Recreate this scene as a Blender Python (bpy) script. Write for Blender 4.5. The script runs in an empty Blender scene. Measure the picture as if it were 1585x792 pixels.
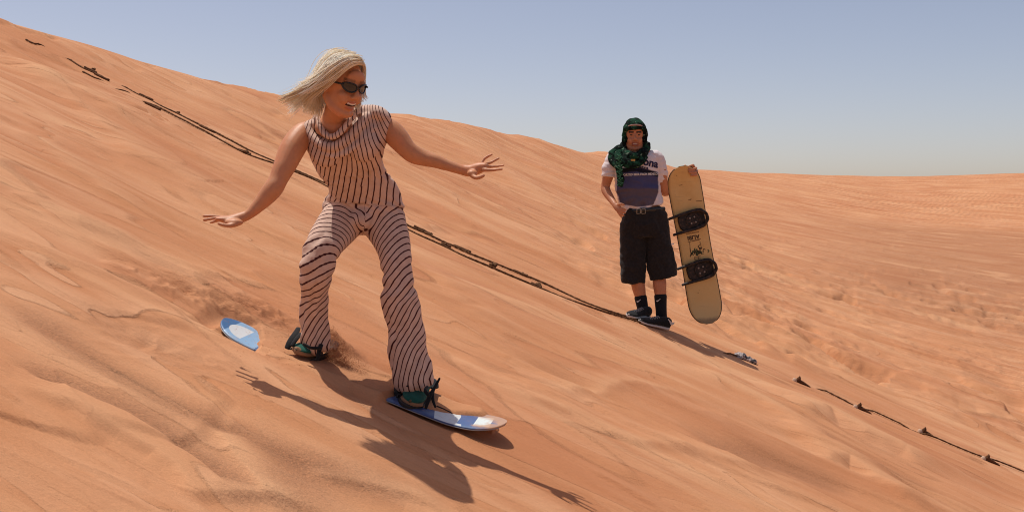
import bpy, bmesh, math, random
import numpy as np
from mathutils import Vector, Matrix
from mathutils.bvhtree import BVHTree
random.seed(7); RNG = np.random.default_rng(11)
SC = bpy.context.scene
COL = SC.collection

# ------------------------------------------------------------------ camera, light, exposure
F = 1700.0; CX = 792.5; HY = 330.0          # focal length in photo pixels, centre column, horizon row
cam_d = bpy.data.cameras.new('camera'); cam = bpy.data.objects.new('camera', cam_d); COL.objects.link(cam)
cam.rotation_euler = (math.pi/2, 0, 0)
cam_d.sensor_width = 36.0; cam_d.lens = F/1585*36.0
cam_d.shift_y = -(396-HY)/1585
cam_d.clip_start = 0.05; cam_d.clip_end = 6000
SC.camera = cam
SUN_TO = Vector((-0.27, 0.20, 1.0)).normalized()
elev = math.asin(SUN_TO.z); azim = math.atan2(SUN_TO.x, SUN_TO.y)
W = bpy.data.worlds.new('World'); SC.world = W; W.use_nodes = True
wn = W.node_tree.nodes; wl = W.node_tree.links
sky = wn.new('ShaderNodeTexSky'); sky.sky_type = 'NISHITA'; sky.sun_disc = False
sky.sun_elevation = elev; sky.sun_rotation = azim
sky.altitude = 0; sky.air_density = 0.7; sky.dust_density = 1.4; sky.ozone_density = 3.0
hs = wn.new('ShaderNodeMix'); hs.data_type = 'RGBA'; hs.blend_type = 'MULTIPLY'; hs.inputs[0].default_value = 1.0
hs.inputs[7].default_value = (1.50, 1.17, 0.98, 1)     # camera white balance towards warm
wl.new(sky.outputs[0], hs.inputs[6])
bg = wn['Background']; bg.inputs['Strength'].default_value = 0.119
wl.new(hs.outputs[2], bg.inputs['Color'])
sun_d = bpy.data.lights.new('sun', 'SUN'); sun_d.energy = 3.8; sun_d.angle = math.radians(0.45); sun_d.color = (1.0, 0.95, 0.87)
sun = bpy.data.objects.new('sun', sun_d); COL.objects.link(sun)
sun.rotation_euler = SUN_TO.to_track_quat('Z', 'Y').to_euler()
SC.view_settings.view_transform = 'Standard'; SC.view_settings.look = 'None'
SC.cycles.filter_width = 1.05
SC.view_settings.exposure = 0.0; SC.view_settings.gamma = 1.0

# ------------------------------------------------------------------ helpers
def P(px, py, d):
    return np.array(((px-CX)/F*d, d, -(py-HY)/F*d))
def nrm(v):
    v = np.asarray(v, float); return v/max(1e-9, np.linalg.norm(v))
class MB:
    def __init__(s): s.v = []; s.f = []
    def add(s, vs, fs):
        o = len(s.v); s.v.extend([tuple(map(float, p)) for p in vs]); s.f.extend([tuple(o+i for i in f) for f in fs])
    def mesh(s, name):
        m = bpy.data.meshes.new(name); m.from_pydata(s.v, [], s.f); m.update(); return m
    # closed tube through rings: list of (centre, e1, e2)
    def rings(s, R, n=20, cap=True):
        vs = []; fs = []
        for c, e1, e2 in R:
            for k in range(n):
                a = 2*math.pi*k/n
                vs.append(c + e1*math.cos(a) + e2*math.sin(a))
        m = len(R)
        for i in range(m-1):
            for k in range(n):
                a = i*n+k; b = i*n+(k+1) % n
                fs.append((a, b, b+n, a+n))
        if cap:
            fs.append(tuple(range(n-1, -1, -1))); fs.append(tuple((m-1)*n+k for k in range(n)))
        s.add(vs, fs)
    def ell(s, c, a1, a2, a3, nu=18, nv=12):
        c = np.asarray(c, float); a1 = np.asarray(a1, float); a2 = np.asarray(a2, float); a3 = np.asarray(a3, float)
        vs = [c+a3]; fs = []
        for j in range(1, nv):
            t = math.pi*j/nv
            for k in range(nu):
                p = 2*math.pi*k/nu
                vs.append(c + a3*math.cos(t) + math.sin(t)*(a1*math.cos(p)+a2*math.sin(p)))
        vs.append(c-a3); last = len(vs)-1
        for k in range(nu): fs.append((0, 1+k, 1+(k+1) % nu))
        for j in range(nv-2):
            for k in range(nu):
                a = 1+j*nu+k; b = 1+j*nu+(k+1) % nu
                fs.append((a, a+nu, b+nu, b))
        for k in range(nu): fs.append((last, 1+(nv-2)*nu+(k+1) % nu, 1+(nv-2)*nu+k))
        s.add(vs, fs)
    def ball(s, c, r, **k): s.ell(c, (r,0,0), (0,r,0), (0,0,r), **k)
    def box(s, c, a1, a2, a3):
        c = np.asarray(c, float); a1, a2, a3 = map(lambda q: np.asarray(q, float), (a1, a2, a3))
        vs = [c+i*a1+j*a2+k*a3 for k in (-1,1) for j in (-1,1) for i in (-1,1)]
        s.add(vs, [(0,2,3,1),(4,5,7,6),(0,1,5,4),(2,6,7,3),(0,4,6,2),(1,3,7,5)])
def catmull(pts, m):
    pts = np.asarray(pts, float); n = len(pts); out = []
    ext = np.vstack([2*pts[0]-pts[1], pts, 2*pts[-1]-pts[-2]])
    for i in range(n-1):
        p0, p1, p2, p3 = ext[i:i+4]
        for k in range(m):
            t = k/m
            out.append(0.5*((2*p1)+(-p0+p2)*t+(2*p0-5*p1+4*p2-p3)*t*t+(-p0+3*p1-3*p2+p3)*t**3))
    out.append(pts[-1]); return np.array(out)
def tube3(mb, pts, n=16, sub=4, ref=(0,1,0), round_ends=True):
    """pts: rows (x,y,z,r1,r2); r1 lies across the view, r2 towards the reference axis"""
    A = catmull(np.asarray(pts, float), sub) if sub > 1 else np.asarray(pts, float)
    ref = np.asarray(ref, float); R = []
    m = len(A)
    for i in range(m):
        T = nrm(A[min(i+1, m-1), :3]-A[max(i-1, 0), :3])
        e1 = np.cross(T, ref)
        if np.linalg.norm(e1) < 0.15: e1 = np.cross(T, (0.3, 0.2, 1))
        e1 = nrm(e1); e2 = np.cross(e1, T)
        R.append((A[i, :3], e1*max(A[i,3], 1e-4), e2*max(A[i,4], 1e-4), T))
    if round_ends:
        def capr(r, sgn):
            out = []; h = 0.7*min(np.linalg.norm(r[1]), np.linalg.norm(r[2]))
            for q in (0.5, 0.85, 0.98):
                out.append((r[0]+sgn*r[3]*h*q, r[1]*math.sqrt(1-q*q), r[2]*math.sqrt(1-q*q), r[3]))
            return out
        R = capr(R[0], -1)[::-1] + R + capr(R[-1], 1)
    mb.rings([r[:3] for r in R], n)
def limb(mb, pts, ratio=1.0, n=18, sub=4, round_ends=True):
    """pts: rows (px, py, depth, r_px [, depth ratio])"""
    out = []
    for q in pts:
        c = P(*q[:3]); r = q[3]/F*q[2]; k = q[4] if len(q) > 4 else ratio
        out.append((*c, r, r*k))
    tube3(mb, out, n, sub, round_ends=round_ends)
def ballp(mb, px, py, d, rx, ry=None, rd=None, **k):
    ry = rx if ry is None else ry; s = d/F; rd = rx if rd is None else rd
    mb.ell(P(px, py, d), (rx*s,0,0), (0,rd*s,0), (0,0,ry*s), **k)
def remesh(mb, name, voxel, it=3, fac=0.5):
    m = mb.mesh(name+'_src'); o = bpy.data.objects.new(name+'_src', m); COL.objects.link(o)
    r = o.modifiers.new('r', 'REMESH'); r.mode = 'VOXEL'; r.voxel_size = voxel; r.use_smooth_shade = True
    if it:
        s = o.modifiers.new('s', 'SMOOTH'); s.iterations = it; s.factor = fac
    dg = bpy.context.evaluated_depsgraph_get()
    me = bpy.data.meshes.new_from_object(o.evaluated_get(dg)); me.name = name
    bpy.data.objects.remove(o); bpy.data.meshes.remove(m)
    smooth(me); return me
def smooth(me):
    me.polygons.foreach_set('use_smooth', [True]*len(me.polygons)); me.update()
def co(me):
    a = np.empty(len(me.vertices)*3); me.vertices.foreach_get('co', a); return a.reshape(-1, 3)
def setco(me, a):
    me.vertices.foreach_set('co', np.ascontiguousarray(a).ravel()); me.update()
def nor(me):
    a = np.empty(len(me.vertices)*3); me.vertex_normals.foreach_get('vector', a); return a.reshape(-1, 3)
def fattr(me, name, val):
    at = me.attributes.new(name, 'FLOAT', 'POINT'); at.data.foreach_set('value', np.ascontiguousarray(val, dtype=np.float32))
def cattr(me, name, rgb):
    at = me.attributes.new(name, 'FLOAT_COLOR', 'POINT')
    a = np.ones((len(rgb), 4), np.float32); a[:, :3] = rgb; at.data.foreach_set('color', a.ravel())
def proj(a):
    return CX+F*a[:,0]/a[:,1], HY-F*a[:,2]/a[:,1]
def sstep(a, b, x):
    t = np.clip((x-a)/(b-a), 0, 1); return t*t*(3-2*t)
_perm = np.random.default_rng(3).permutation(256); _perm = np.concatenate([_perm, _perm, _perm])
_ang = np.random.default_rng(5).random(256)*2*math.pi
_gx, _gy = np.cos(_ang), np.sin(_ang)
def pnoise(x, y, seed=0):
    x = np.asarray(x, float)+seed*17.31; y = np.asarray(y, float)+seed*9.77
    xi = np.floor(x).astype(int); yi = np.floor(y).astype(int); xf = x-xi; yf = y-yi
    u = xf**3*(xf*(xf*6-15)+10); w = yf**3*(yf*(yf*6-15)+10); xi &= 255; yi &= 255
    def g(ix, iy, dx, dy):
        h = _perm[_perm[ix & 255]+(iy & 255)]; return _gx[h]*dx+_gy[h]*dy
    a = g(xi, yi, xf, yf); b = g(xi+1, yi, xf-1, yf); c = g(xi, yi+1, xf, yf-1); d = g(xi+1, yi+1, xf-1, yf-1)
    return 1.4*((a+(b-a)*u)+((c+(d-c)*u)-(a+(b-a)*u))*w)
def fbm(x, y, o=4, seed=0, g=0.5):
    s = 0; a = 1; t = 0
    for i in range(o):
        s = s+a*pnoise(x*2**i, y*2**i, seed+i); t += a; a *= g
    return s/t
def pchip(x, y, xq):
    x = np.asarray(x, float); y = np.asarray(y, float); h = np.diff(x); dl = np.diff(y, axis=0)/h.reshape((-1,)+(1,)*(y.ndim-1))
    m = np.zeros_like(y); hh = h.reshape((-1,)+(1,)*(y.ndim-1))
    w1 = 2*hh[1:]+hh[:-1]; w2 = hh[1:]+2*hh[:-1]
    ok = dl[:-1]*dl[1:] > 0
    with np.errstate(divide='ignore', invalid='ignore'):
        v = (w1+w2)/(w1/dl[:-1]+w2/dl[1:])
    m[1:-1] = np.where(ok, v, 0); m[0] = dl[0]; m[-1] = dl[-1]
    xq = np.clip(xq, x[0], x[-1]); i = np.clip(np.searchsorted(x, xq)-1, 0, len(x)-2)
    sh = (-1,)+(1,)*(y.ndim-1)
    t = ((xq-x[i])/h[i]).reshape(sh); H = h[i].reshape(sh)
    return (y[i]*(1+2*t)*(1-t)**2 + H*m[i]*t*(1-t)**2 + y[i+1]*t*t*(3-2*t) + H*m[i+1]*t*t*(t-1))
def link(name, me, mat, parent=None):
    o = bpy.data.objects.new(name, me); COL.objects.link(o)
    if mat is not None and not len(me.materials): me.materials.append(mat)
    if parent is not None: o.parent = parent; o.matrix_parent_inverse = parent.matrix_world.inverted()
    return o
def thing(name, label, cat, loc):
    o = bpy.data.objects.new(name, None); COL.objects.link(o); o.location = tuple(loc); o.empty_display_size = 0.1
    o['label'] = label; o['category'] = cat
    o.matrix_world = Matrix.Translation(Vector(tuple(loc)))
    return o

# ------------------------------------------------------------------ materials
def mat(name, col=(0.5,0.5,0.5), rough=0.7, spec=0.3):
    m = bpy.data.materials.new(name); m.use_nodes = True
    b = m.node_tree.nodes['Principled BSDF']
    b.inputs['Base Color'].default_value = (*col, 1); b.inputs['Roughness'].default_value = rough
    b.inputs['Specular IOR Level'].default_value = spec
    return m
class N:
    def __init__(s, m): s.t = m.node_tree; s.b = s.t.nodes['Principled BSDF']
    def new(s, ty, **kw):
        n = s.t.nodes.new(ty)
        for k, v in kw.items(): setattr(n, k, v)
        return n
    def l(s, a, b): s.t.links.new(a, b)
    def noise(s, vec, scale, detail=4, rough=0.5):
        n = s.new('ShaderNodeTexNoise'); n.inputs['Scale'].default_value = scale; n.inputs['Detail'].default_value = detail
        n.inputs['Roughness'].default_value = rough; s.l(vec, n.inputs['Vector']); return n.outputs['Fac']
    def ramp(s, fac, stops):
        r = s.new('ShaderNodeValToRGB'); e = r.color_ramp.elements
        while len(e) < len(stops): e.new(0.5)
        for q, (p, c) in zip(e, stops): q.position = p; q.color = (*c, 1) if len(c) == 3 else c
        s.l(fac, r.inputs[0]); return r.outputs[0]
    def mix(s, fac, a, b, mode='MIX'):
        n = s.new('ShaderNodeMix', data_type='RGBA', blend_type=mode)
        if isinstance(fac, (int, float)): n.inputs[0].default_value = fac
        else: s.l(fac, n.inputs[0])
        for v, i in ((a, 6), (b, 7)):
            if isinstance(v, tuple): n.inputs[i].default_value = (*v, 1)
            else: s.l(v, n.inputs[i])
        return n.outputs[2]
    def math(s, op, a, b=0.0, clamp=False):
        n = s.new('ShaderNodeMath', operation=op, use_clamp=clamp)
        for v, i in ((a, 0), (b, 1)):
            if isinstance(v, (int, float)): n.inputs[i].default_value = v
            else: s.l(v, n.inputs[i])
        return n.outputs[0]
    def mapr(s, v, a, b, c=0.0, d=1.0):
        n = s.new('ShaderNodeMapRange'); s.l(v, n.inputs[0])
        for i, q in enumerate((a, b, c, d)): n.inputs[i+1].default_value = q
        return n.outputs[0]
    def attr(s, name):
        n = s.new('ShaderNodeAttribute'); n.attribute_name = name; return n
    def pos(s): return s.new('ShaderNodeTexCoord').outputs['Object']
    def mapping(s, vec, rot=(0,0,0), sc=(1,1,1)):
        n = s.new('ShaderNodeMapping'); n.inputs['Rotation'].default_value = rot; n.inputs['Scale'].default_value = sc
        s.l(vec, n.inputs['Vector']); return n.outputs[0]
    def bump(s, h, strength=0.3, dist=0.01, prev=None):
        n = s.new('ShaderNodeBump'); n.inputs['Strength'].default_value = strength; n.inputs['Distance'].default_value = dist
        s.l(h, n.inputs['Height'])
        if prev is not None: s.l(prev, n.inputs['Normal'])
        return n.outputs[0]
FALL = math.atan2(-0.283, 0.959)
def make_sand():
    m = mat('sand', rough=0.92, spec=0.12); n = N(m)
    geo = n.new('ShaderNodeNewGeometry').outputs['Position']
    fl = n.mapping(geo, rot=(0,0,-FALL))
    st = n.mapping(fl, sc=(0.35, 1.3, 0.35))
    st2 = n.mapping(fl, sc=(1.0, 5.0, 1.0))
    a = n.noise(st, 1.0, 5, 0.6); b = n.noise(st2, 1.0, 5, 0.6); big = n.noise(geo, 0.35, 3)
    st3 = n.mapping(fl, sc=(2.4, 15.0, 2.4)); b3 = n.noise(st3, 1.0, 4, 0.65)
    g0 = n.noise(geo, 55, 4, 0.65); g1 = n.noise(geo, 140, 3, 0.7); g2 = n.noise(geo, 420, 2, 0.8)
    base = n.mix(n.mapr(a, 0.34, 0.66), (0.455, 0.196, 0.087), (0.555, 0.274, 0.134))
    base = n.mix(n.mapr(b, 0.45, 0.78, 0, 0.7), base, (0.61, 0.33, 0.182))
    base = n.mix(n.mapr(big, 0.42, 0.66, 0, 0.5), base, (0.45, 0.178, 0.080))
    # thin layers of slid sand: each ends in a clean edge on one side
    def layers(sc, k, dist, seed):
        q = n.new('ShaderNodeTexNoise'); q.inputs['Scale'].default_value = 1.0; q.inputs['Detail'].default_value = 2.5; q.inputs['Roughness'].default_value = 0.42
        q.inputs['Distortion'].default_value = dist; mp = n.mapping(fl, sc=sc); mp.node.inputs['Location'].default_value = (seed, seed*0.7, 0); n.l(mp, q.inputs['Vector'])
        f = n.math('FRACT', n.math('ADD', n.math('MULTIPLY', q.outputs['Fac'], k), n.math('MULTIPLY', g1, 0.10)))
        h = n.math('MINIMUM', n.math('DIVIDE', f, 0.07), n.math('DIVIDE', n.math('SUBTRACT', 1.0, f), 0.93))
        return h
    def mask(sc, seed, lo, hi):
        mp = n.mapping(fl, sc=sc); mp.node.inputs['Location'].default_value = (seed, seed, 0); return n.mapr(n.noise(mp, 1.0, 3), lo, hi)
    L1 = n.math('MULTIPLY', layers((0.22, 0.85, 0.22), 8.0, 0.5, 3.1), mask((0.3, 0.6, 0.3), 5.0, 0.38, 0.62))
    L2 = n.math('MULTIPLY', layers((0.75, 2.6, 0.75), 6.0, 0.7, 9.3), mask((0.5, 1.2, 0.5), 8.0, 0.42, 0.62))
    L3 = n.math('MULTIPLY', layers((1.9, 7.0, 1.9), 5.0, 0.8, 14.7), mask((0.9, 2.0, 0.9), 17.0, 0.45, 0.66))
    base = n.mix(n.math('MULTIPLY', L3, 0.30), base, (0.42, 0.165, 0.074))
    base = n.mix(n.math('MULTIPLY', L1, 0.75), base, (0.40, 0.155, 0.070))
    base = n.mix(n.math('MULTIPLY', L2, 0.55), base, (0.63, 0.352, 0.20))
    dark = n.attr('coarse').outputs['Fac']; pale = n.attr('pale').outputs['Fac']
    dk = n.mix(n.mapr(g1, 0.35, 0.65), (0.17, 0.085, 0.048), (0.37, 0.16, 0.078))
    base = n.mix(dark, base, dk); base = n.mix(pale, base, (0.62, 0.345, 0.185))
    gr = n.mapr(g2, 0.25, 0.75, 0.78, 1.2)
    gr2 = n.mapr(g1, 0.2, 0.8, 0.88, 1.1)
    hsv = n.new('ShaderNodeHueSaturation'); n.l(base, hsv.inputs['Color']); n.l(n.math('MULTIPLY', gr, gr2), hsv.inputs['Value'])
    n.l(hsv.outputs[0], n.b.inputs['Base Color'])
    rip = n.attr('ripple').outputs['Fac']
    wv = n.new('ShaderNodeTexWave', wave_type='BANDS', bands_direction='X', wave_profile='SIN')
    n.l(n.mapping(geo, rot=(0,0,0.5)), wv.inputs['Vector']); wv.inputs['Scale'].default_value = 1.1
    wv.inputs['Distortion'].default_value = 8.0; wv.inputs['Detail'].default_value = 2; wv.inputs['Detail Scale'].default_value = 0.6
    nb = n.bump(n.math('MULTIPLY', n.math('MULTIPLY', wv.outputs['Fac'], n.mapr(n.noise(geo, 0.13, 3), 0.38, 0.62)), rip), 0.45, 0.05)
    tm = n.mapping(fl, sc=(2.6, 1.9, 2.0)); tq = n.noise(tm, 1.0, 3, 0.5)
    th_ = n.math('MULTIPLY', n.mapr(tq, 0.45, 0.62), n.attr('tracks').outputs['Fac'])
    nb = n.bump(th_, 0.33, 0.07, nb)
    nb = n.bump(L1, 0.38, 0.030, nb)
    nb = n.bump(L2, 0.45, 0.016, nb)
    nb = n.bump(L3, 0.35, 0.007, nb)
    nb = n.bump(b, 0.30, 0.03, nb)
    rd = n.math('SUBTRACT', 1.0, n.math('MULTIPLY', n.math('ABSOLUTE', n.math('SUBTRACT', b3, 0.5)), 6.0), True)
    nb = n.bump(b3, 0.40, 0.016, nb)
    nb = n.bump(rd, 0.22, 0.010, nb)
    nb = n.bump(n.math('MULTIPLY', g0, n.math('ADD', dark, 0.25)), 0.6, 0.012, nb)
    nb = n.bump(g1, 0.5, 0.005, nb)
    nb = n.bump(g2, 0.3, 0.0015, nb)
    n.l(nb, n.b.inputs['Normal'])
    return m
SAND = make_sand()
def fabric(name, col, bump=0.25, scale=60, var=0.12):
    m = mat(name, col, 0.85, 0.15); n = N(m); p = n.pos()
    f = n.noise(p, scale, 4, 0.6); w = n.noise(p, 900, 1)
    c = n.mix(n.mapr(f, 0.3, 0.7), tuple(q*(1-var) for q in col), tuple(min(1, q*(1+var)) for q in col))
    n.l(c, n.b.inputs['Base Color'])
    nb = n.bump(f, bump, 0.01); nb = n.bump(w, 0.25, 0.001, nb); n.l(nb, n.b.inputs['Normal'])
    n.b.inputs['Sheen Weight'].default_value = 0.1
    return m
def vcol_mat(name, rough=0.85, spec=0.2, grain=0.1, sss=0.0, scale=60, bump=0.2):
    m = mat(name, rough=rough, spec=spec); n = N(m); p = n.pos()
    f = n.noise(p, scale, 4, 0.6)
    hsv = n.new('ShaderNodeHueSaturation'); n.l(n.attr('col').outputs['Color'], hsv.inputs['Color'])
    n.l(n.mapr(f, 0.25, 0.75, 1-grain, 1+grain), hsv.inputs['Value']); n.l(hsv.outputs[0], n.b.inputs['Base Color'])
    n.l(n.bump(f, bump, 0.004), n.b.inputs['Normal'])
    if sss:
        n.b.inputs['Subsurface Weight'].default_value = sss; n.b.inputs['Subsurface Radius'].default_value = (0.012, 0.005, 0.003)
        n.b.inputs['Subsurface Scale'].default_value = 0.6
    return m
SKIN = vcol_mat('skin', rough=0.5, spec=0.35, grain=0.06, sss=0.15, scale=45, bump=0.08)
def make_stripe():
    m = mat('striped_cloth', rough=0.9, spec=0.12); n = N(m); p = n.pos()
    s = n.attr('s').outputs['Fac']; wob = n.noise(p, 22, 3)
    s2 = n.math('ADD', s, n.math('MULTIPLY', n.math('SUBTRACT', wob, 0.5), 0.006))
    fr = n.math('FRACT', n.math('DIVIDE', s2, 0.0215))
    tri = n.math('ABSOLUTE', n.math('SUBTRACT', fr, 0.5))
    k = n.mapr(tri, 0.085, 0.13, 1, 0)
    v = n.noise(p, 30, 4)
    c = n.mix(n.mapr(v, 0.3, 0.7), (0.52, 0.36, 0.285), (0.63, 0.455, 0.37))
    c = n.mix(k, c, (0.060, 0.018, 0.018)); n.l(c, n.b.inputs['Base Color'])
    nb = n.bump(v, 0.25, 0.006); nb = n.bump(n.noise(p, 800, 1), 0.2, 0.001, nb); n.l(nb, n.b.inputs['Normal'])
    return m
STRIPE = make_stripe()

# ------------------------------------------------------------------ the dune
A_, B_, C_ = -0.4, 200.0/F, -2534.0/F            # near slope: z = A x + B y + C
def vplane(u, d): return 0.4*u-200+2534.0/d
NEARD = np.array([1.2, 1.6, 2.2, 3.0, 4.0, 5.0, 6.5])
COLS = [  # u, extra (depth, v) pairs up to the crest, then beyond
 (-2600, [(8,-640),(10,-650)]),
 (-1700, [(8,-440),(10.5,-500)]),
 (-1100, [(8,-302),(9.5,-357),(10.6,-376)]),
 (-793, [(8.0,-200),(9.2,-241),(10.3,-276),(11.2,-300)]),
 (-690, [(8.0,-159),(9.2,-200.6),(10.4,-237),(11.8,-272)]),
 (-593, [(8.0,-120.4),(9.5,-170),(11.0,-211),(12.4,-241)]),
 (-480, [(8.0,-75),(9.5,-125),(11.5,-173),(13.4,-208)]),
 (-373, [(8.0,-32),(10,-96),(12.0,-139),(15.0,-184.5)]),
 (-270, [(8.0,8.7),(11,-78),(14.0,-128),(18.0,-165)]),
 (-172, [(8.0,48),(12,-58),(16.0,-111),(22.0,-152)]),
 (-80, [(8.0,85),(12,-21),(18.0,-93),(26.0,-138)]),
 (8, [(8.0,120),(12,14.4),(18.0,-57),(25,-96),(31.0,-121)]),
 (138, [(8.0,172),(12,66.4),(18.0,-4.5),(28,-58),(44.0,-96)]),
 (215, [(8.0,203),(12,97),(18.0,26),(28,-25),(54.0,-80)]),
 (288, [(8.0,232),(12,126),(18.0,55),(28,8),(42,-28),(66.0,-67.5)]),
 (400, [(8.0,277),(12,170),(18.0,98),(28,42),(44,-8),(75.0,-62)]),
 (500, [(8.0,317),(12,208),(18.0,130),(28,62),(46,4),(80.0,-58.5)]),
 (608, [(8.0,360),(12,244),(18.0,155),(28,80),(48,12),(84.0,-57)]),
 (700, [(8.0,395),(12,272),(18.0,174),(28,93),(48,17),(84.0,-59)]),
 (793, [(8.0,431),(12,300),(18.0,192),(28,104),(48,21),(84.0,-62)]),
 (1100, [(5.0,700),(8.0,500),(12,348),(18.0,225),(28,125),(48,30),(84.0,-66)]),
 (1700, [(3.0,1100),(5.0,840),(8.0,600),(12,420),(18.0,270),(28,150),(48,38),(84.0,-75)]),
 (2600, [(2.2,1700),(3.0,1400),(5.0,1000),(8.0,690),(12,470),(18.0,300),(28,165),(48,45),(84.0,-80)]),
]
LD = np.linspace(math.log(1.2), math.log(4000), 700)
def col_profile(u, ex):
    ex0 = ex[0][0]
    kn = [(d, vplane(u, d)) for d in NEARD if d < ex0*0.92] + list(ex)
    D, vc = kn[-1]
    kn += [(D*1.12, vc+6), (D*1.5, vc+60 if vc+60 < 5 else 5), (max(400, D*3), 9), (4001, 2)]
    k = np.array(kn); return pchip(np.log(k[:,0]), k[:,1], LD)
UC = np.array([c[0] for c in COLS], float)
TAB = np.array([col_profile(*c) for c in COLS])
UG = np.linspace(-2600, 2600, 521)
TABG = pchip(UC, TAB, UG)                         # 521 x 700
for _ in range(3):                                 # fair the columns together
    TABG[1:-1] = 0.25*TABG[:-2]+0.5*TABG[1:-1]+0.25*TABG[2:]
def vbase(u, d):
    fu = (np.clip(u, -2599, 2599)+2600)/10.0; iu = fu.astype(int); fu = fu-iu
    fl = (np.log(np.clip(d, 1.2, 3999))-LD[0])/(LD[1]-LD[0]); il = np.clip(fl.astype(int), 0, 698); fl = fl-il
    return (TABG[iu,il]*(1-fu)*(1-fl)+TABG[iu+1,il]*fu*(1-fl)+TABG[iu,il+1]*(1-fu)*fl+TABG[iu+1,il+1]*fu*fl)
def zbase(x, y):
    x = np.asarray(x, float); y = np.asarray(y, float)
    d = np.maximum(y, 1.2); u = F*x/d
    zt = -vbase(u, d)/F*d
    xs = 9*np.tanh(x/9); ys = 12*np.tanh(y/12)
    zp = A_*xs+B_*ys+C_
    az = np.degrees(np.abs(np.arctan2(x, np.maximum(y, -1e9)))); r = np.hypot(x, y)
    w = (1-sstep(44, 55, az))*sstep(1.3, 2.2, y)
    return zt*w+zp*(1-w)
def hitd(px, py):
    """depth at which the line of sight meets the undisturbed slope"""
    d = np.exp(np.linspace(math.log(1.6), math.log(120), 3000)); v = vbase(np.full_like(d, px-CX), d)
    i = np.argmax(v < (py-HY)); return d[max(i, 1)] if v.min() < py-HY else d[np.argmin(v)]
def G(px, py):
    d = hitd(px, py); return np.array(((px-CX)/F*d, d))
def polydist(x, y, pl):
    """signed distance (positive on the camera side) and run along a ground polyline"""
    best = np.full(x.shape, 1e9); bc = np.zeros(x.shape); sg = np.zeros(x.shape); run = np.zeros(x.shape); acc = 0
    for a, b in zip(pl[:-1], pl[1:]):
        ab = b-a; L = np.hypot(*ab); t = np.clip(((x-a[0])*ab[0]+(y-a[1])*ab[1])/L**2, 0, 1)
        dx = x-a[0]-t*ab[0]; dy = y-a[1]-t*ab[1]; dd = np.hypot(dx, dy)
        cv = (ab[0]*dy-ab[1]*dx)/L; cr = np.sign(cv)
        tie = np.abs(dd-best) < 1e-7
        m = (dd < best-1e-7) | (tie & (np.abs(cv) > bc)); bc = np.where(m, np.abs(cv), bc); best = np.where(m, dd, best); sg = np.where(m, -cr, sg); run = np.where(m, acc+t*L, run); acc += L
    return best*sg, run, acc
# board frame, needed by the sand that lies round and on it
BT = P(345, 497, 4.68); BN = P(781, 663, 4.53)
BAX = nrm(BN-BT); BLEN = np.linalg.norm(BN-BT)
BUP = np.array((0.4, -0.118, 1.0)); BUP = nrm(BUP-BAX*np.dot(BUP, BAX)); BW = np.cross(BUP, BAX)   # BW: away from camera
BHW = 0.128
def board_lift(t):  # rocker height along the board, metres above the chord plane
    s = t*BLEN; e = BLEN-s
    return -0.035+0.038*np.clip(1-s/0.22, 0, 1)**2+0.055*np.clip(1-e/0.26, 0, 1)**2
def board_half(t):
    s = t*BLEN; e = BLEN-s; R = 0.125
    q = np.where(s < R, np.sqrt(np.clip(1-((R-s)/R)**2, 0, 1)), 1.0)
    R2 = 0.14
    q = np.where(e < R2, np.sqrt(np.clip(1-((R2-e)/R2)**2, 0, 1)), q)
    return BHW*q*(1-0.10*np.exp(-((t-0.5)/0.22)**2))
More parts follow.
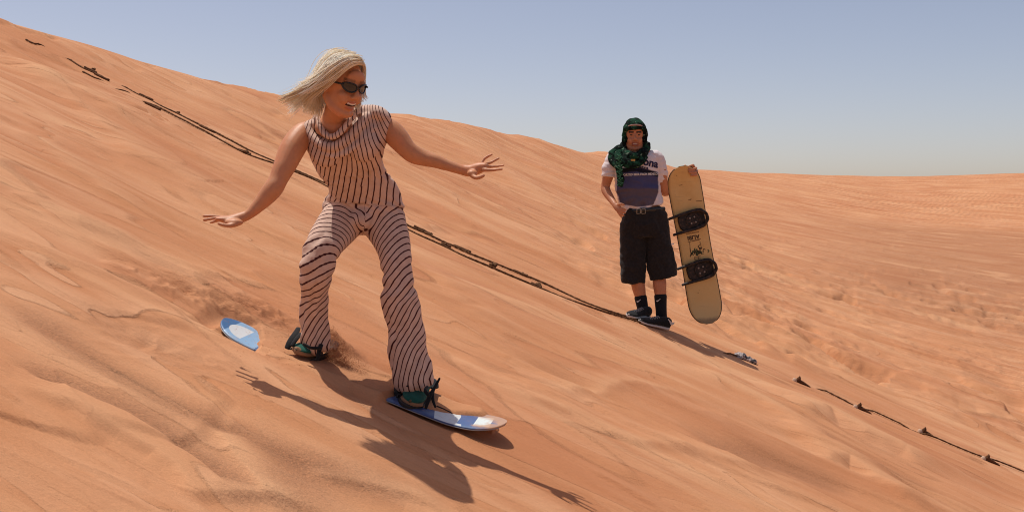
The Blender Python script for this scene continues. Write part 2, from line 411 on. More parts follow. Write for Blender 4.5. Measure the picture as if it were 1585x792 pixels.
STROKES = [  # pixel line, half width m, height m, coarse, pale : low ledges and bands of the slope
 ([(0,455),(62,499),(143,561),(205,598),(280,638),(385,673),(497,722),(600,770)], 0.09, -0.020, 0.60, 0, 'band'),
 ([(0,553),(60,588),(100,606),(150,628),(200,651),(240,673),(290,698),(335,735),(350,760),(300,768)], 0.10, 0.020, 0.65, 0, 'edge'),
 ([(0,590),(120,640),(240,705),(310,765),(430,774),(560,800)], 0.10, 0.040, 0, 0.35, 'lip'),
 ([(330,660),(375,716),(418,763),(450,800)], 0.08, 0.03, 0, 0.5, 'lip'),
 ([(470,730),(560,742),(634,766),(700,792)], 0.10, 0.03, 0, 0.25, 'lip'),
 ([(420,800),(480,735),(560,742),(634,766),(700,800)], 0.14, -0.02, 0.5, 0, 'band'),
 ([(0,375),(120,432),(240,487),(330,520),(420,556)], 0.07, 0.018, 0, 0.3, 'lip'),
 ([(736,582),(821,617),(884,636),(947,668),(978,680),(1100,709),(1230,745),(1330,792)], 0.10, 0.035, 0, 0.25, 'lip'),
 ([(680,545),(760,585),(850,612),(930,640)], 0.10, 0.02, 0, 0.1, 'lip'),
 ([(800,592),(881,609),(931,602),(962,590),(1010,600),(1100,622)], 0.10, 0.03, 0, 0.35, 'lip'),
 ([(1060,560),(1120,590),(1190,625),(1235,660),(1250,690)], 0.20, 0.035, 0, 0.15, 'lip'),
 ([(1225,634),(1286,645),(1345,679),(1404,706),(1449,736)], 0.26, 0.085, 0, 0.45, 'lip'),
 ([(1257,704),(1316,719),(1360,749),(1412,780),(1440,800)], 0.20, 0.06, 0, 0.3, 'lip'),
 ([(1098,693),(1190,706),(1264,736),(1345,780)], 0.22, -0.025, 0.55, 0, 'band'),
 ([(1260,672),(1320,700),(1390,735),(1440,775)], 0.20, -0.02, 0.35, 0, 'band'),
 ([(20,95),(110,160),(200,232),(300,285),(420,330)], 0.25, 0.05, 0, 0.2, 'lip'),
 ([(0,85),(60,122),(130,150),(240,215)], 0.30, 0.05, 0, 0.25, 'lip'),
 ([(0,190),(90,240),(170,300),(260,345)], 0.16, 0.04, 0, 0.3, 'lip'),
 ([(0,300),(110,345),(230,390)], 0.12, 0.03, 0.0, 0.15, 'lip'),
 ([(230,100),(330,160),(430,212)], 0.35, 0.05, 0, 0.1, 'lip'),
 ([(430,150),(520,215),(620,270),(720,320)], 0.40, 0.06, 0, 0.1, 'lip'),
 ([(660,190),(750,250),(850,315),(930,360)], 0.45, 0.07, 0, 0.15, 'lip'),
 ([(780,215),(860,270),(930,315)], 0.5, 0.06, 0, 0.1, 'lip'),
 ([(150,402),(220,436),(285,462),(345,484)], 0.05, 0.035, 0, 0.1, 'lip'),
 ([(930,487),(985,509),(1040,531),(1100,554),(1170,581),(1250,612)], 0.22, 0.010, 0, 0.05, 'lip'),
 ([(680,450),(740,470),(760,480),(720,490)], 0.15, 0.03, 0, 0.1, 'lip'),
 ([(660,430),(740,450),(800,470),(900,500)], 0.15, 0.03, 0, 0.2, 'lip'),
]
STK = [([G(*q) for q in s[0]],)+s[1:] for s in STROKES]
ROPE_XY = [G(*q) for q in ((20,56),(105,94),(170,127),(250,167),(330,208),(440,259),(530,298),(632,353),(720,394),(805,428),(900,468),(985,498),(1150,557),(1318,626),(1460,686),(1585,734),(1640,757))]
def ground(x, y):
    """height, coarse, pale, ripple for points of the dune (all in metres, ground plan)"""
    x = np.asarray(x, float); y = np.asarray(y, float)
    z = zbase(x, y); r = np.hypot(x, y)
    c, s = math.cos(-FALL), math.sin(-FALL)
    a = c*x-s*y; t = s*x+c*y                       # along and across the fall line
    w1 = fbm(a*0.25, t*0.25, 2, 40)*0.9
    near = 1-sstep(5, 10, r)
    far = sstep(6, 14, r)
    nr = 1-sstep(5, 9, r); w2 = fbm(a*0.8, t*0.8, 2, 43)*0.25
    h = (0.030-0.012*nr)*fbm(a*0.28, (t+w1)*1.2, 3, 1)+nr*(0.012*fbm(a*0.8, (t+0.6*w1+w2)*4.0, 4, 11)+0.0035*fbm(a*2.0, (t+w2)*12.0, 3, 21))
    h = h+far*(0.055*fbm(a*0.13, (t+w1)*0.5, 3, 31)+0.016*fbm(a*0.4, (t+w1)*1.3, 4, 33))
    def ridged(n_, k): return np.clip((1-np.abs(n_)-k)/(1-k), 0, 1)**2
    h = h+0.020*ridged(fbm(a*0.30, (t+w1)*1.5, 3, 101), 0.86)*np.clip(y/6, 0.6, 2.0)*np.clip(0.4+fbm(a*0.4, t*0.4, 2, 103)*1.8, 0, 1)
    h = h+0.009*nr*ridged(fbm(a*0.8, (t+w2)*4.5, 3, 105), 0.88)*np.clip(0.3+fbm(a*0.7, t*0.9, 2, 107)*2, 0, 1)
    # low scarps: one side cut, the other running out
    sc_ = fbm(a*0.20+5, (t+w1)*0.9, 3, 111)+0.06*fbm(a*1.5, t*3, 2, 112); wd_ = np.clip(0.035*(y/4.6)**2, 0.02, 0.3)
    h = h+0.026*(sstep(0.10, 0.10+wd_, sc_)-sstep(0.10, 0.62, sc_))*np.clip(y/7, 0.6, 1.5)
    # trampled ground right of the rope
    u = F*x/np.maximum(y, 0.5)
    zone = sstep(9.3, 11, y)*(1-sstep(17, 32, y))*sstep(-60, 330, u)
    dn = fbm(a*1.1+0.3*t, t*0.95, 3, 57, 0.5); d2_ = fbm(a*2.3, t*1.9, 3, 53)
    am = np.clip(0.60+1.6*fbm(a*0.22, t*0.22, 2, 61), 0, 1)
    h = h+zone*am*(0.085*np.maximum(d2_, -0.2)-0.14*sstep(0.16, 0.32, dn))+0.035*zone*fbm(a*0.7, t*1.2, 3, 51)
    z2 = sstep(6.5, 9, y)*(1-sstep(16, 22, y))*(1-sstep(-250, 100, u))
    h = h-0.045*z2*sstep(0.26, 0.40, fbm(a*0.9, t*1.2, 3, 59))
    rg = d2_
    h = h*(1-0.6*sstep(26, 60, y))
    m = (y > 7) & (y < 13) & (x > -6.5) & (x < 5.5)
    if m.any():
        q = polydist(x[m], y[m], ROPE_XY)[0]; h[m] *= 1-0.85*np.exp(-(q/0.5)**2)
    bx0 = x-BT[0]; by0 = y-BT[1]; sa_ = (bx0*BAX[0]+by0*BAX[1])/np.hypot(BAX[0], BAX[1]); sw_ = (-bx0*BAX[1]+by0*BAX[0])
    h = h*(1-0.8*np.exp(-(sw_/0.28)**4)*sstep(-0.4, -0.1, sa_)*(1-sstep(1.4, 1.7, sa_)))
    coarse = np.zeros_like(x); pale = np.clip(0.5*sstep(0.12, 0.5, fbm(a*0.4, (t+w1)*1.8, 4, 61)), 0, 1)
    coarse = coarse+0.4*sstep(0.15, 0.55, fbm(a*0.22, (t+w1)*1.3, 4, 71))*near
    for pl, hw, hh, ck, pk, ty in STK:
        if hw <= 0.16: hh = hh*0.6
        lo = np.min(pl, axis=0)-3*hw-0.2; hi = np.max(pl, axis=0)+3*hw+0.2
        m = (x > lo[0]) & (x < hi[0]) & (y > lo[1]) & (y < hi[1])
        if not m.any(): continue
        xm, ym = x[m], y[m]
        q, run, L = polydist(xm, ym, pl)
        q = q+hw*0.35*fbm(xm*2.5/(0.2+hw*4), ym*2.5/(0.2+hw*4), 3, 81)
        e = sstep(0, 0.18*L, run)*(1-sstep(0.75*L, L, run))
        if ty == 'edge':                                # coarse sand that stops at a clean step towards the camera
            k = np.where(q < 0, np.exp(-(q/hw)**2), np.exp(-(q/0.012)**2))*e
            h[m] += -hh*np.where(q < 0, np.exp(-(q/(0.8*hw))**2), np.exp(-(q/0.02)**2))*e; coarse[m] += ck*k
        elif ty == 'band':
            k = np.exp(-(q/hw)**2)*e
            h[m] += hh*k; coarse[m] += ck*k
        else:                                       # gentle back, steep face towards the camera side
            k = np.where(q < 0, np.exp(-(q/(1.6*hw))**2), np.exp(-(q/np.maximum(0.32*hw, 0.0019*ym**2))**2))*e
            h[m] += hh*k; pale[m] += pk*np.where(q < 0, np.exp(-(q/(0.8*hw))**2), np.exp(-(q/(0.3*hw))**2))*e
    # slump with wrinkles left of the board
    def patch(px, py, rx, ry):
        g = G(px, py); da = c*(x-g[0])-s*(y-g[1]); dt = s*(x-g[0])+c*(y-g[1]); return np.exp(-((da/rx)**2+(dt/ry)**2))
    k = patch(235, 530, 0.26, 0.20); h = h-0.035*k+k*0.012*(1-np.abs(fbm(a*5, t*5, 3, 91))*3); coarse = coarse+0.25*k
    k = patch(880, 583, 0.22, 0.16); h = h-0.035*k; coarse = coarse+0.25*k
    for q in ((300,445),(360,462),(420,480),(250,425)):
        k = patch(*q, 0.22, 0.12); h = h+k*0.006*np.sin(t*55+a*14+4*fbm(a*3, t*3, 2, 95))
    k = patch(430, 520, 0.18, 0.16)+patch(455, 555, 0.10, 0.10)+patch(395, 478, 0.16, 0.08)
    h = h+np.clip(k, 0, 1)*0.040*fbm(a*11, t*13, 3, 97)
    for q, rx in (((230,436),0.14),((290,458),0.14),((345,474),0.13),((400,486),0.12),((448,500),0.09)):
        k = np.minimum(1, 1.3*patch(*q, rx, 0.055)); h = h+k*(0.020*fbm(a*9+t*6, t*15-a*4, 3, 113)+0.014*ridged(fbm(a*7, t*9, 2, 115), 0.7))
    # the track the board has cut, and the sand thrown on to the board
    bx = x-BT[0]; by = y-BT[1]
    axy = BAX[:2]/np.hypot(*BAX[:2]); s0 = bx*axy[0]+by*axy[1]; wv = -(bx*axy[1]-by*axy[0])*-1.0
    wv = -bx*axy[1]+by*axy[0]                       # + away from the camera
    tt = s0/(BLEN*np.hypot(*BAX[:2]))
    trk = np.exp(-(wv/0.16)**4)*(1-sstep(-0.05, 0.0, tt))*sstep(-1.5, -0.3, tt)
    h = h-0.020*trk+0.020*np.exp(-((np.abs(wv)-0.2)/0.05)**2)*(1-sstep(-0.1, 0.1, tt))*sstep(-1.3, -0.3, tt)
    z = z+h
    tc = np.clip(tt, 0, 1)
    base = BT[2]+BAX[2]*tc*BLEN+board_lift(tc)*BUP[2]
    wxy = np.hypot(BW[0], BW[1]); zb = base+BW[2]*wv/max(wxy, 1e-6)
    inb = (1-sstep(0.0, 0.035+0.09*((wv < 0) & (tt < 0.22)), np.abs(wv)-np.where(tt < 0.15, BHW, board_half(tc))))*sstep(-0.09, -0.02, tt)*(1-sstep(1.005, 1.03, tt))
    z = np.where(inb > 0, z*(1-inb)+np.minimum(z, zb-0.02)*inb, z)
    n1 = fbm(a*6, t*6, 3, 99)
    ww = wv/BHW
    cov1 = sstep(0.085, 0.145, tt+0.045*ww+0.04*n1)*(1-sstep(0.625, 0.66, tt-0.03*ww+0.02*n1))
    cov2 = sstep(0.63, 0.68, tt)*(1-sstep(0.90, 0.95, tt+0.02*n1))*sstep(-0.12, 0.22, ww+0.25*n1-(-0.45+0.85*sstep(0.70, 0.93, tt)))
    cov3 = sstep(0.40, 0.44, tt)*(1-sstep(0.58, 0.64, tt))*sstep(-0.3, 0.5, ww+0.4*n1)
    cov = np.clip(np.maximum(np.maximum(cov1, cov2), cov3), 0, 1)
    edge = 1-sstep(1.0, 1.9, np.abs(ww))
    hc = (0.012+0.010*cov1+0.010*n1+0.012*sstep(-0.2, 1.0, ww))
    z = np.where((edge > 0) & (cov > 0), np.maximum(z, (zb+0.006-0.03*(1-cov)+hc*cov)*edge+z*(1-edge)), z)
    pale = pale+0.25*cov*edge
    # mound of kicked sand behind the rear foot
    g1 = G(512, 545); g2 = G(575, 566)
    q, run, L = polydist(x, y, [g1, 0.6*g1+0.4*g2, g2])
    z = z+0.085*(1-sstep(0, 0.95*L, run))**0.8*sstep(-0.02, 0.03, run+0.03)*np.where(q > 0, np.exp(-(q/0.035)**2), np.exp(-(q/0.10)**2))*(1+0.35*fbm(x*22, y*22, 3, 77))*(np.abs(q) < 0.4)
    ripple = sstep(44, 52, y)*sstep(360, 520, u)*(1-sstep(70, 84, y))
    coarse = coarse+0.42*sstep(14, 22, y)*(1-sstep(42, 50, y))*sstep(330, 640, u)+0.2*zone*sstep(0.0,0.5,-rg)
    tracks = sstep(9.4, 12, y)*(1-sstep(24, 40, y))*sstep(-150, 260, u)*np.clip(0.45+1.4*fbm(a*0.2, t*0.2, 2, 121), 0, 1)
    return z, np.clip(coarse, 0, 1), np.clip(pale, 0, 1), ripple, tracks
def gz(x, y): return ground(np.array([float(x)]), np.array([float(y)]))[0][0]
def build_dune():
    # fan of rows (depth) and columns (bearing): fine where the slope is near, coarse out of view
    inv = np.linspace(1/2.2, 1/40.0, 900); d1 = 1/inv
    d2 = np.exp(np.linspace(math.log(40.6), math.log(100), 90)); d3 = np.exp(np.linspace(math.log(106), math.log(3500), 24))
    d0 = np.linspace(0.35, 2.15, 30)
    R = np.concatenate([d0, d1, d2, d3])
    th_in = np.arctan(np.linspace(-840, 840, 1060)/F)
    th_o = np.linspace(th_in[-1], math.pi, 60)[1:]
    th = np.concatenate([-th_o[::-1][1:], th_in, th_o]); nt = len(th); nr = len(R)
    flat = np.cos(th)                               # rows keep constant depth inside the view, become circles outside
    k = np.where(np.abs(th) < math.radians(35), 1/np.maximum(np.cos(th), 0.2), 1/np.cos(math.radians(35)))
    sk = 0.295*np.tan(np.clip(th, -0.55, 0.55))*(1-sstep(math.radians(40), math.radians(130), np.abs(th)))   # rows follow the fall line
    RR = R[:, None]*k[None, :]/(1+sk[None, :])
    X = RR*np.sin(th)[None, :]; Y = RR*np.cos(th)[None, :]
    z, co_, pa, ri, tk = ground(X.ravel(), Y.ravel())
    V = np.stack([X.ravel(), Y.ravel(), z], 1)
    i, j = np.meshgrid(np.arange(nr-1), np.arange(nt), indexing='ij')
    j2 = (j+1) % nt
    Q = np.stack([i*nt+j, i*nt+j2, (i+1)*nt+j2, (i+1)*nt+j], -1).reshape(-1, 4)
    c0 = len(V); V = np.vstack([V, [[0, 0, z[:nt].mean()]]])
    T = np.stack([np.arange(nt), np.full(nt, c0), (np.arange(nt)+1) % nt], 1)
    me = bpy.data.meshes.new('sand_dune')
    me.vertices.add(len(V)); me.vertices.foreach_set('co', V.ravel())
    nl = Q.size+T.size
    me.loops.add(nl); me.loops.foreach_set('vertex_index', np.concatenate([Q.ravel(), T.ravel()]).astype(np.int32))
    me.polygons.add(len(Q)+len(T))
    ls = np.concatenate([np.arange(len(Q))*4, Q.size+np.arange(len(T))*3]).astype(np.int32)
    me.polygons.foreach_set('loop_start', ls)
    me.update(calc_edges=True); me.validate()
    smooth(me)
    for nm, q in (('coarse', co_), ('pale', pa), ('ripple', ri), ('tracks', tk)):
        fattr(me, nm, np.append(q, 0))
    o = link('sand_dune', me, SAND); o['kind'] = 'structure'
    o['label'] = 'steep orange sand dune falling from upper left to lower right'
    return o
build_dune()

# ------------------------------------------------------------------ people: shared builders
def head_frame(fwd, roll=0.0):
    f = nrm(fwd); up = np.array((0,0,1.0)); u = nrm(up-f*np.dot(up, f)); l = np.cross(u, f)
    c, s = math.cos(roll), math.sin(roll); u2 = u*c+l*s; l2 = np.cross(u2, f)
    return f, u2, l2
class Head:
    def __init__(s, c, fwd, k=1.0, roll=0.0):
        s.c = np.asarray(c, float); s.f, s.u, s.l = head_frame(fwd, roll); s.k = k
    def at(s, f, l, u): return s.c+s.k*(f*s.f+l*s.l+u*s.u)
    def e(s, mb, f, l, u, rf, rl, ru, **kw): mb.ell(s.at(f, l, u), s.f*rf*s.k, s.l*rl*s.k, s.u*ru*s.k, **kw)
    def local(s, a):
        d = (a-s.c)/s.k; return d@s.f, d@s.l, d@s.u
    def t(s, mb, pts, n=12, sub=3, ref=None):
        tube3(mb, [(*s.at(*q[:3]), q[3]*s.k, (q[4] if len(q) > 4 else q[3])*s.k) for q in pts], n, sub, ref=s.f if ref is None else ref)
def add_head(mb, H, female=True, smile=0.0):
    w = 0.96 if female else 1.04
    H.e(mb, -0.008, 0, 0.025, 0.097, 0.074*w, 0.090, nu=28, nv=20)
    H.e(mb, 0.022, 0, -0.035, 0.066, 0.060*w, 0.076, nu=24, nv=18)
    H.e(mb, 0.062, 0, -0.098, 0.024, 0.026*w, 0.018)
    for q in (-1, 1):
        H.t(mb, [(-0.012, q*0.055*w, -0.045, 0.018), (0.025, q*0.046*w, -0.078, 0.019), (0.06, q*0.02, -0.098, 0.018)])
        H.e(mb, 0.062, q*0.034*w, -0.026, 0.024, 0.024, 0.022)          # cheek
        H.e(mb, 0.074, q*0.028, 0.032, 0.014, 0.026, 0.010)             # brow ridge
        H.e(mb, 0.094, q*0.0125, -0.026, 0.0105, 0.0075, 0.0075)        # nostril wing
        H.e(mb, -0.008, q*0.073*w, -0.004, 0.017, 0.008, 0.030)         # ear
        H.e(mb, -0.016, q*0.077*w, 0.004, 0.010, 0.007, 0.022)
        if smile: H.e(mb, 0.072, q*0.034, -0.042, 0.015, 0.016, 0.014)
    H.t(mb, [(0.078, 0, 0.028, 0.009), (0.090, 0, 0.004, 0.0085), (0.105, 0, -0.018, 0.0115), (0.098, 0, -0.026, 0.010)])
    H.e(mb, 0.074, 0, 0.05, 0.018, 0.045, 0.030)
    o = 0.009*smile; k_ = 0.004*smile
    H.t(mb, [(0.067, -0.032, -0.052+0.011*smile, 0.004), (0.083, -0.014, -0.050+k_, 0.005), (0.0875, 0, -0.050+k_*0.6, 0.0055), (0.083, 0.014, -0.050+k_, 0.005), (0.070, 0.029, -0.052+0.008*smile, 0.004)])
    H.t(mb, [(0.066, -0.031, -0.055+0.010*smile, 0.004), (0.080, -0.014, -0.062-o*0.8, 0.005), (0.085, 0, -0.065-o, 0.006), (0.080, 0.014, -0.062-o*0.8, 0.005), (0.068, 0.028, -0.055+0.006*smile, 0.004)])
def finger(mb, pts, r0, r1, n=10):
    m = len(pts); limb(mb, [(*q, r0+(r1-r0)*i/(m-1)) for i, q in enumerate(pts)], 1.0, n=n, sub=3)
def shoe(parent, name_mat_upper, mat_sole, heel, toe, up, width=0.095, height=0.085, collar=True, label=None, mats=None):
    """shoe with its sole: heel and toe are points at sole level"""
    heel = np.asarray(heel, float); toe = np.asarray(toe, float); L = np.linalg.norm(toe-heel)
    a = nrm(toe-heel); up = nrm(np.asarray(up, float)-a*np.dot(up, a)); w = np.cross(up, a)
    ts = np.array([0.0, 0.04, 0.12, 0.25, 0.4, 0.55, 0.7, 0.82, 0.92, 0.975, 1.0])
    hw = np.array([0.10, 0.24, 0.34, 0.36, 0.37, 0.43, 0.50, 0.48, 0.38, 0.22, 0.07])*width
    top = np.array([0.75, 0.98, 1.10, 1.12, 1.00, 0.80, 0.62, 0.52, 0.44, 0.36, 0.30])*height
    mb = MB(); R = []
    def section(i, lo, hi, k, n=18):
        vs = []
        for j in range(n):
            an = 2*math.pi*j/n; cx_, sy_ = math.cos(an), math.sin(an)
            h = (lo+hi)/2+(hi-lo)/2*np.sign(sy_)*abs(sy_)**0.75
            tap = 1-0.45*max(0, sy_)**1.5
            vs.append(heel+a*(ts[i]*L)+w*(hw[i]*k*cx_*tap)+up*h)
        return vs
    n = 18
    for nm, lo, hi, k, mt in (('upper', 0.015, None, 1.0, name_mat_upper), ('sole', 0.0, 0.026, 1.07, mat_sole)):
        vs = []; fs = []
        for i in range(len(ts)):
            hi_ = top[i] if hi is None else hi+0.004*(ts[i] > 0.85)
            vs += section(i, lo, hi_, k)
        for i in range(len(ts)-1):
            for j in range(n):
                p = i*n+j; q = i*n+(j+1) % n; fs.append((p, q, q+n, p+n))
        fs += [tuple(range(n-1, -1, -1)), tuple((len(ts)-1)*n+j for j in range(n))]
        m = MB(); m.add(vs, fs); me = m.mesh(nm)
        bm = bmesh.new(); bm.from_mesh(me); bmesh.ops.recalc_face_normals(bm, faces=bm.faces); bm.to_mesh(me); bm.free(); smooth(me)
        if nm == 'upper': root = link('shoe', me, mt, parent)
        else: link('sole', me, mt, root)
    return root, (heel, a, w, up, L, width, height)

# ------------------------------------------------------------------ the rider
GND_UP = np.array((0.4, -0.118, 1.0))
rear_t, front_t = 0.365, 0.70
def board_pt(t, w, h=0.0):
    return BT+BAX*(t*BLEN)+BW*w+BUP*(board_lift(np.array([t]))[0]+0.009+h)
woman = thing('person', 'blonde woman in striped jumpsuit and sunglasses riding a board down the dune', 'person', P(560, 585, 4.62))
HW = Head(P(528, 132, 4.20), (0.72, -0.60, -0.34), 0.97)
def woman_body():
    mb = MB(); add_head(mb, HW, True, 1.0)
    # neck and chest
    limb(mb, [(521,165,4.255,17), (517,182,4.30,18), (517,196,4.34,24), (522,212,4.39,40,0.7)], 0.95)
    ballp(mb, 517, 198, 4.335, 30, 20, 26)
    limb(mb, [(533,205,4.41,52), (535,235,4.47,46), (550,275,4.60,38), (560,310,4.67,46), (556,335,4.70,52)], 0.6)
    # her right arm (left in the picture)
    limb(mb, [(492,203,4.40,14), (470,207,4.365,18), (454,228,4.32,20.0), (441,256,4.28,17.6), (431,277,4.258,14.9), (424,290,4.245,15.4), (415,301,4.24,14.6), (402,316,4.23,11.4), (390,328,4.22,8.6), (381,334,4.215,7.6)], 0.98)
    limb(mb, [(384,333,4.217,7.6,0.85), (372,337,4.21,8.6,1.25), (358,340,4.205,8.2,1.7), (345,339,4.20,5.6,2.6), (338,338.5,4.20,4.0,3.6)], sub=3)
    ballp(mb, 362, 344, 4.17, 15, 6.0, 9)
    finger(mb, [(344,336,4.245), (329,334.2,4.25), (315,334.3,4.25)], 3.0, 2.2)
    finger(mb, [(344,337,4.215), (329,338,4.215), (315.5,340.6,4.21)], 3.1, 2.3)
    finger(mb, [(344,339.5,4.185), (334,342,4.18), (325.5,344.5,4.175)], 3.1, 2.4)
    finger(mb, [(347,336,4.27), (333,335.5,4.28), (322,336.5,4.285)], 2.8, 2.0)
    finger(mb, [(370,345,4.165), (357,349.2,4.145), (346,348.2,4.14), (338,345.8,4.14)], 4.2, 2.6)
    # her left arm (right in the picture)
    limb(mb, [(578,196,4.43,12), (600,198,4.435,16), (615,213,4.435,17.6), (629,230,4.43,15.0), (641,239.5,4.435,14.4), (654,244,4.44,13.2), (670,248.5,4.44,11.2), (688,254.5,4.445,9.4), (705,260,4.448,8.2), (720,264,4.45,7.6)], 0.98)
    limb(mb, [(716,263,4.45,8.2,0.8), (728,264.5,4.448,9.0,1.0), (740,260.5,4.45,9.2,1.3), (750,257.5,4.455,6.8,2.2)], sub=3)
    ballp(mb, 731, 268.5, 4.415, 8.5, 6.0, 8)
    finger(mb, [(748,263,4.42), (763,263,4.405), (777,261.8,4.39)], 3.2, 2.3)
    finger(mb, [(749,258,4.45), (765,257.5,4.44), (780,256,4.43)], 3.1, 2.2)
    finger(mb, [(749,254,4.48), (760,251.3,4.49), (772.5,244.6,4.495)], 3.0, 2.1)
    finger(mb, [(745,253,4.505), (750,245.5,4.515), (761.5,238.8,4.52)], 2.8, 1.9)
    finger(mb, [(729,270,4.41), (736,274.8,4.39), (743,274.2,4.38), (749,271.5,4.375)], 4.4, 2.7)
    # legs inside the trousers down to the ankles
    for q in ([(538,338,4.66,30), (512,366,4.57,19), (496,398,4.50,12), (489,440,4.53,11), (486,490,4.58,9), (484,528,4.61,10)],
              [(590,340,4.68,30), (609,378,4.63,18), (615,425,4.58,12), (620,468,4.585,13), (630,515,4.60,10), (640,590,4.57,10)]):
        limb(mb, q, 0.95)
    me = remesh(mb, 'body', 0.0042, 3, 0.5)
    a = co(me); nn = nor(me); f, l, u = HW.local(a)
    arm = 1-np.exp(-(np.maximum(0, np.hypot(f, l)-0.12)/0.05)**2); a2 = a+nn*(arm*0.0022*fbm(a[:,0]*13, a[:,2]*13+a[:,1]*6, 2, 16))[:,None]; setco(me, a2)
    n = fbm(a[:,0]*18, a[:,2]*18, 3, 5)
    col = np.tile(np.array((0.51, 0.228, 0.112)), (len(a), 1))*(1+0.07*n[:,None]+0.05*fbm(a[:,0]*60, a[:,2]*60, 2, 6)[:,None])*np.array((1,1,1))+np.array((0.03,-0.005,-0.004))*sstep(0.0, 0.4, fbm(a[:,0]*9, a[:,2]*9+a[:,1]*5, 2, 15))[:,None]
    hd = (np.abs(l) < 0.1) & (np.abs(u) < 0.13) & (f > 0.02)
    lip = hd & (f > 0.074) & (np.abs(l) < 0.023) & ((np.abs(u+0.0475-0.06*np.abs(l)) < 0.0042) | (np.abs(u+0.0740-0.25*np.abs(l)) < 0.005))
    col[lip] = (0.45, 0.15, 0.085)
    br = hd & (np.abs(np.abs(l)-0.030) < 0.019) & (np.abs(u-0.040+0.12*np.abs(np.abs(l)-0.03)) < 0.005)
    col[br] = (0.30, 0.13, 0.06)
    cattr(me, 'col', col)
    return link('body', me, SKIN, woman)
woman_body()
def face_bits(H, parent):
    # open smile: dark mouth and a row of teeth
    mb = MB(); H.e(mb, 0.0735, 0, -0.0565, 0.0145, 0.0285, 0.0100)
    me = mb.mesh('mouth'); smooth(me); link('mouth', me, mat('mouth_inside', (0.045, 0.008, 0.008), 0.5), parent)
    mb = MB()
    for i in range(-4, 5):
        l = i*0.0046; H.e(mb, 0.0880-0.18*l*l/0.02-0.0005*abs(i), l, -0.0535+0.12*abs(l), 0.0026, 0.0026, 0.0046, nu=8, nv=6)
    me = mb.mesh('teeth'); smooth(me); link('teeth', me, mat('tooth_enamel', (0.75, 0.68, 0.6), 0.25, 0.5), parent)
face_bits(HW, woman)
def sunglasses(H, parent):
    black = mat('black_plastic', (0.008, 0.008, 0.009), 0.18, 0.5)
    lens = mat('dark_lens', (0.012, 0.013, 0.015), 0.06, 0.7)
    mb = MB(); lens_bm = []
    def lp(q, an, k=1.0):   # cat eye outline of a lens on a slightly wrapped plane
        x = 0.0275*math.cos(an); y = 0.0165*math.sin(an)
        y += 0.006*max(0, math.cos(an))**1.5+ (0.0015 if math.sin(an) > 0 else 0)
        l = q*(0.0335+x*k); f = 0.1015-3.0*max(0, abs(l)-0.012)**2*4.0
        return H.at(f, l, 0.012+y*k)
    for q in (-1, 1):
        ring = [lp(q, 2*math.pi*i/28) for i in range(29)]
        tube3(mb, [(*p, 0.0032, 0.0032) for p in ring], n=8, sub=1, ref=tuple(H.f), round_ends=False)
        m2 = MB(); c = sum(ring[:-1])/28
        vs = [c+H.f*0.002]+[p-H.f*0.0005 for p in ring[:-1]]
        m2.add(vs, [(0, 1+i, 1+(i+1) % 28) if q > 0 else (0, 1+(i+1) % 28, 1+i) for i in range(28)])
        lens_bm.append(m2)
        H.t(mb, [(0.081, q*0.062, 0.020, 0.0042), (0.06, q*0.070, 0.019, 0.0042), (0.03, q*0.0755, 0.017, 0.0038), (-0.005, q*0.0775, 0.017, 0.0035), (-0.02, q*0.077, 0.004, 0.003)], n=8)
    H.t(mb, [(0.101, -0.009, 0.0135, 0.0026), (0.104, 0, 0.0155, 0.0026), (0.101, 0.009, 0.0135, 0.0026)], n=8)
    me = mb.mesh('sunglasses'); smooth(me); o = link('sunglasses', me, black, parent)
    for m2 in lens_bm:
        me = m2.mesh('lens'); smooth(me); link('lens', me, lens, o)
sunglasses(HW, woman)

